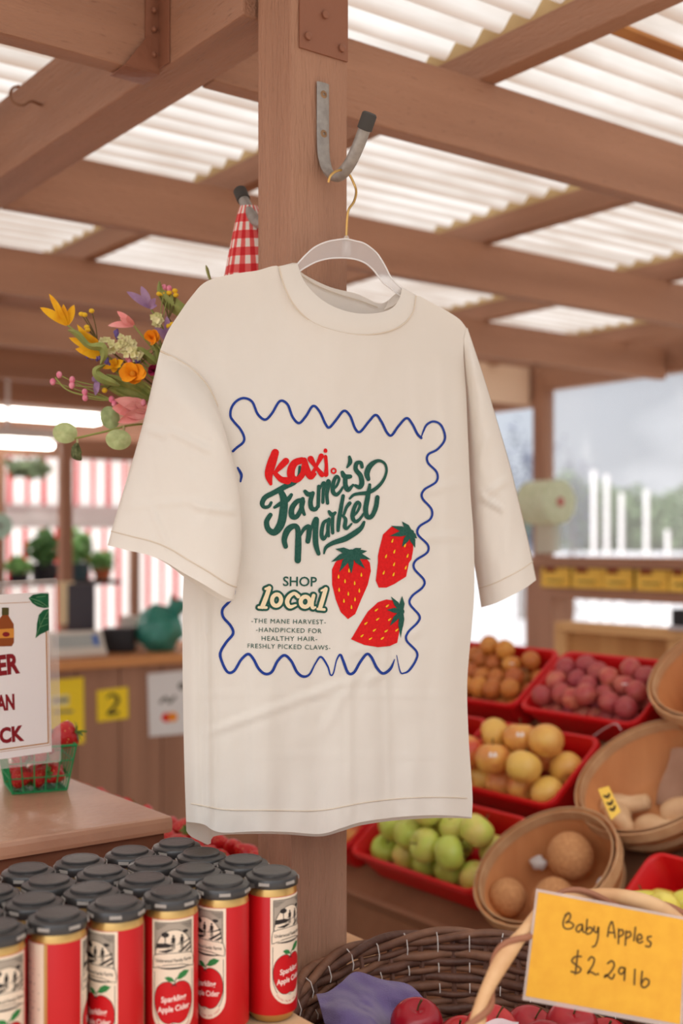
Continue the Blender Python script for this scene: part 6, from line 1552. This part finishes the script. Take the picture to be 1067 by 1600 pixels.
# clear strip of a label holder between two bins
q = MB(); q.tube(catmull([at(928, 1150, 2.62), at(945, 1138, 2.60), at(962, 1131, 2.58), at(970, 1141, 2.575)], 5), .004, 8, flat=.4)
tag(q.build('clear_clip', mat('clear_strip', (222, 190, 190), .2, alpha=.55)), 'clear plastic clip curving over the rim of the plum bin', 'clip')

# ================================================================== WILLOW BASKET
wc = Vector((.162, 1.42, 0)); wa, wb = .232, .310; WZ0, WZ1 = .7535, .925
wk = thing('willow_basket', Vector((wc.x, wc.y, WZ0)), 'dark woven willow basket holding red baby apples and purple cloth', 'basket')
M_wil = mat('dark_willow', (104, 68, 52), .55, var=(78, 48, 36), vscale=30, bump=.4, bscale=120, spec=.4); M_wil2 = mat('brown_willow', (132, 92, 70), .55, var=(100, 66, 50), vscale=26, bump=.3, bscale=100)
def ell(th, z, off=0):
    k = .80 + .20 * ((z - WZ0) / (WZ1 - WZ0)); return Vector((wc.x + (wa * k + off) * math.cos(th), wc.y + (wb * k + off) * math.sin(th), z))
NS = 30
q = MB(); nrod = 17
for i in range(nrod):
    z_ = WZ0 + .010 + (WZ1 - WZ0 - .022) * i / (nrod - 1); r = random.Random(i)
    q.tube([ell(2 * PI * k / 240, z_ + .0022 * math.sin(2 * PI * k / 240 * 4 + i * .5) + .0008 * math.sin(2 * PI * k / 240 * 9 + i), .0042 * math.sin(NS / 2 * 2 * PI * k / 240 + PI * i)) for k in range(240)], [(.0060 + .0014 * math.sin(2 * PI * k / 240 * 3 + i * 1.9)) for k in range(240)], 8, closed=True, mi=i % 2)
q.build('weave', [M_wil, M_wil2], wk, angle=80)
q = MB()
for k in range(NS): th = 2 * PI * (k + .5) / NS; q.tube([ell(th, WZ0 + .002), ell(th, (WZ0 + WZ1) / 2), ell(th, WZ1)], .0042, 6)
q.build('stakes', M_wil, wk)
q = MB()
for s_ in range(3):
    q.tube([ell(2 * PI * k / 220, WZ1 + .004 + .0060 * math.sin(2 * PI * k / 220 * 6 + s_ * 2 * PI / 3), .0070 * math.cos(2 * PI * k / 220 * 6 + s_ * 2 * PI / 3)) for k in range(220)], .0062, 8, closed=True, mi=s_ % 2)
q.build('braided_rim', [M_wil2, M_wil], wk, angle=80)
M_wire = mat('white_wire', (214, 204, 196), .4)
for k in range(0, NS):
    th = 2 * PI * k / NS
    if math.sin(th) < -.2: continue
    q = MB(); q.tube([ell(th, WZ1 + .012, -.004), ell(th, WZ1 + .006, -.0125), ell(th, WZ1 - .006, -.0135), ell(th, WZ1 - .014, -.0095)], .0008, 5); q.tube([ell(th, WZ1 - .028, -.010), ell(th, WZ1 - .034, -.0125), ell(th, WZ1 - .040, -.010)], .0008, 5); q.tube([ell(th, WZ1 - .054, -.010), ell(th, WZ1 - .060, -.0125), ell(th, WZ1 - .066, -.010)], .0008, 5); q.build('wire_stitch', M_wire, wk)
q = MB(); q.add([ell(2 * PI * k / 40, WZ0 + .003) for k in range(40)] + [ell(2 * PI * k / 40, WZ0 + .0) for k in range(40)], [tuple(range(40)), tuple(range(79, 39, -1))] + [(k, (k + 1) % 40, 40 + (k + 1) % 40, 40 + k) for k in range(40)]); q.build('base', M_wil, wk)
M_peel = mat('peeled_vine', (216, 174, 128), .55, var=(196, 148, 104), vscale=18, bump=.3, bscale=60); M_vine = mat('vine_bark', (150, 98, 72), .6)
hpth = catmull([ell(-PI / 2 - .10, WZ1 - .05, -.012), ell(-PI / 2 - .11, WZ1 + .015, -.006), at(738, 1640, 1.17), at(745, 1602, 1.19), at(757, 1555, 1.205), at(787, 1498, 1.222), at(816, 1460, 1.236), at(850, 1424, 1.250), at(905, 1402, 1.262), at(965, 1400, 1.272), at(1040, 1424, 1.285), at(1095, 1478, 1.31), at(1105, 1550, 1.36), ell(-.05, WZ1 + .02, .004), ell(-.02, WZ1 - .05, -.010)], 8)
q = MB(); q.tube(hpth, [.0079 + .0011 * math.sin(i * .35) for i in range(len(hpth))], 12); hd = q.build('handle', M_peel, wk, angle=80)
q = MB(); pts = []
for i, p in enumerate(hpth):
    t_ = (hpth[min(i + 1, len(hpth) - 1)] - hpth[max(i - 1, 0)]).normalized(); a_ = t_.cross(Vector((0, 1, 0.1))).normalized(); b_ = t_.cross(a_); th = i * .30
    pts.append(p + (a_ * math.cos(th) + b_ * math.sin(th)) * .0094)
q.tube(pts, .0034, 8); q.build('vine_wrap', M_vine, hd)
r = random.Random(21)
apl = [((651, 1600), 1.475), ((768, 1612), 1.43), ((828, 1612), 1.50), ((893, 1606), 1.46), ((722, 1628), 1.52), ((851, 1640), 1.36), ((948, 1632), 1.49), ((775, 1668), 1.30), ((930, 1690), 1.33), ((690, 1680), 1.36)]
LA = ['red baby apple at the left of the willow basket, on the purple cloth', 'red apple just right of the handle foot in the willow basket', 'red apple behind the middle of the willow basket', 'red apple under the lower left corner of the price sign', 'dark red apple beside the left foot of the twisted handle', 'striped red apple at the bottom edge, in front of its neighbours']
used_pos = []
for i, ((px, py), d_) in enumerate(apl):
    p = at(px, py, d_); used_pos.append(p)
    F_ra.put(Matrix.Identity(4), p, LA[i] if i < len(LA) else 'red apple low in the willow basket under the price sign', 'red apples in the willow basket', r, 1.0, up=(.3 * math.sin(i), -.35, 1))
# lower layers that carry them
low = []
for x, y in [(-.11, .06), (-.05, .12), (.02, .15), (.02, .06), (-.05, .0), (.09, .09), (.10, -.0), (.02, -.03), (-.08, -.09), (.0, -.13), (.08, -.11), (.15, .05), (-.12, -.02), (.05, -.20), (-.05, -.2)]:
    low.append(Vector((wc.x + x, wc.y + y, WZ0 + .042)))
for x, y in [(-.09, .03), (-.03, .07), (.05, .10), (.06, .02), (-.02, -.01), (.11, .05), (.06, -.08), (-.04, -.10), (.13, -.04), (.02, -.17)]:
    low.append(Vector((wc.x + x, wc.y + y, WZ0 + .098)))
def in_basket(p):
    p = Vector((p.x, p.y, min(max(p.z, WZ0 + .036), WZ0 + .12))); k = .80 + .20 * ((p.z - WZ0) / (WZ1 - WZ0)); ax_, ay_ = wa * k - .045, wb * k - .045
    e_ = math.hypot((p.x - wc.x) / ax_, (p.y - wc.y) / ay_)
    return p if e_ <= 1 else Vector((wc.x + (p.x - wc.x) / e_, wc.y + (p.y - wc.y) / e_, p.z))
allp = used_pos + low; settle(allp, F_ra.R * .97, in_basket, len(used_pos), 120)
for p in allp[len(used_pos):]: F_ra.put(Matrix.Identity(4), p, 'red apple at the bottom of the willow basket, under the others', 'buried apples in the willow basket', r, .97)
# purple cloth bunched at the left
M_pur = mat('purple_cloth', (112, 96, 138), .85, var=(100, 84, 126), vscale=20, bump=.3, bscale=500, sheen=.3)
pc_rows = [[(494, 1553, 1.520), (512, 1550, 1.535), (532, 1536, 1.56), (556, 1518, 1.595), (596, 1530, 1.60), (638, 1538, 1.60), (662, 1560, 1.565)],
           [(499, 1568, 1.50), (520, 1562, 1.51), (540, 1550, 1.535), (562, 1545, 1.56), (598, 1548, 1.575), (636, 1556, 1.575), (652, 1575, 1.55)],
           [(503, 1584, 1.485), (530, 1568, 1.485), (556, 1570, 1.50), (580, 1568, 1.53), (602, 1572, 1.55), (628, 1580, 1.56), (638, 1590, 1.545)],
           [(508, 1602, 1.47), (540, 1580, 1.46), (575, 1588, 1.475), (592, 1592, 1.50), (608, 1596, 1.53), (618, 1606, 1.545), (624, 1612, 1.54)],
           [(514, 1625, 1.46), (545, 1612, 1.44), (582, 1615, 1.45), (598, 1625, 1.48), (606, 1630, 1.51), (612, 1640, 1.53), (618, 1650, 1.53)],
           [(520, 1660, 1.45), (550, 1650, 1.42), (584, 1650, 1.43), (600, 1665, 1.46), (606, 1670, 1.5), (612, 1680, 1.51), (618, 1690, 1.51)]]
dense = [catmull([at(*p) for p in rw], 6) for rw in pc_rows]
cols_ = [catmull([dense[j][i] for j in range(len(dense))], 6) for i in range(len(dense[0]))]
q = MB(); q.grid([[p + Vector((0, -1, .4)) * (.010 * noise.noise(p * 24) + .005 * (1 - abs(noise.noise(p * 34 + Vector((3, 0, 0)))) * 3)) for p in c_] for c_ in cols_]); tag(q.build('purple_cloth', M_pur, angle=80), 'purple cloth bunched against the left wall of the willow basket', 'cloth')
q = MB(); q.grid([[at(735 + 75 * i / 9, 1597 + 4 * math.sin(i * .9) + 10 * j - 4 * (i / 9), 1.352 - .003 * j) for j in (0, .5, 1)] for i in range(10)]); tag(q.build('plastic_strip', mat('white_film', (234, 222, 220), .35, alpha=.8)), 'strip of white plastic film lying on the apples beside the handle', 'film')
# price sign on the handle
PSD = 1.228
ps = thing('price_sign', at(945, 1600, PSD), 'yellow card handwritten Baby Apples $2.29 lb, propped on the basket handle', 'sign')
def zp(p): return (720 + p[0] / 3.075, 1360 + p[1] / 3.075)
def pp_(p, lift=0): return at(p[0], p[1], PSD) + Vector((0, -lift, 0))
card = [(372, 103), (1075, 238), (1052, 738), (310, 603)]
q = MB(); lam = [(362, 88), (1088, 228), (1066, 765), (296, 622)]; q.prism([zp(p) for p in lam], -.0008, .0, lambda a_, b_, t_: pp_((a_, b_), t_)); q.build('laminate', mat('card_laminate', (216, 196, 186), .15, alpha=.5, spec=.7), ps, smooth=False)
q = MB(); q.add([pp_(zp(p), .0004) for p in card], [(0, 1, 2, 3)]); q.build('card', mat('amber_card', (224, 164, 50), .6, var=(218, 156, 46), vscale=60), ps)
hand = [[(515, 205), (498, 225), (490, 255), (500, 278), (528, 278), (541, 262), (524, 248), (505, 250)], [(500, 215), (517, 203), (526, 218), (518, 238), (503, 250)], [(582, 258), (562, 264), (553, 284), (566, 295), (581, 276), (584, 262), (585, 290), (592, 296)], [(606, 235), (603, 270), (602, 302), (622, 300), (631, 283), (619, 272), (604, 284)], [(640, 268), (640, 290), (653, 296), (660, 270), (658, 320), (646, 358), (631, 366)],
        [(704, 316), (711, 272), (725, 245), (734, 282), (740, 322)], [(706, 297), (738, 298)], [(757, 280), (756, 350)], [(757, 290), (774, 284), (779, 304), (760, 318)], [(793, 290), (789, 358)], [(793, 300), (810, 293), (815, 312), (795, 325)], [(838, 272), (830, 336)], [(846, 331), (868, 325), (862, 306), (849, 312), (845, 336), (858, 347), (872, 340)], [(913, 316), (896, 320), (898, 335), (912, 346), (905, 365), (887, 362)],
        [(577, 412), (548, 414), (532, 434), (554, 454), (576, 473), (560, 491), (529, 484)], [(562, 383), (549, 497)], [(612, 430), (625, 414), (640, 426), (632, 456), (608, 492), (622, 486), (648, 500)], [(656, 494), (659, 498)], [(704, 446), (724, 433), (736, 453), (720, 485), (690, 512), (698, 500), (724, 520), (737, 498)], [(786, 468), (766, 465), (757, 485), (770, 497), (785, 480), (787, 466), (786, 500), (784, 526)], [(835, 474), (832, 546)], [(870, 484), (865, 546), (880, 561), (900, 546), (901, 526), (882, 519), (868, 540)]]
q = MB()
for i, L in enumerate(hand):
    vs_, fs_ = stroke([zp(p) for p in L], 8.5 / 3.075); q.add([pp_(p, .0007 + .00002 * i) for p in vs_], fs_)
q.build('handwriting', mat('marker_ink', (86, 62, 28), .7), ps, merge=False)
q = MB(); q.box(at(852, 1412, PSD) + Vector((.02, .010, -.006)), (.006, .0085, .006)); q.build('clip', M_black, ps, bevel=.002)
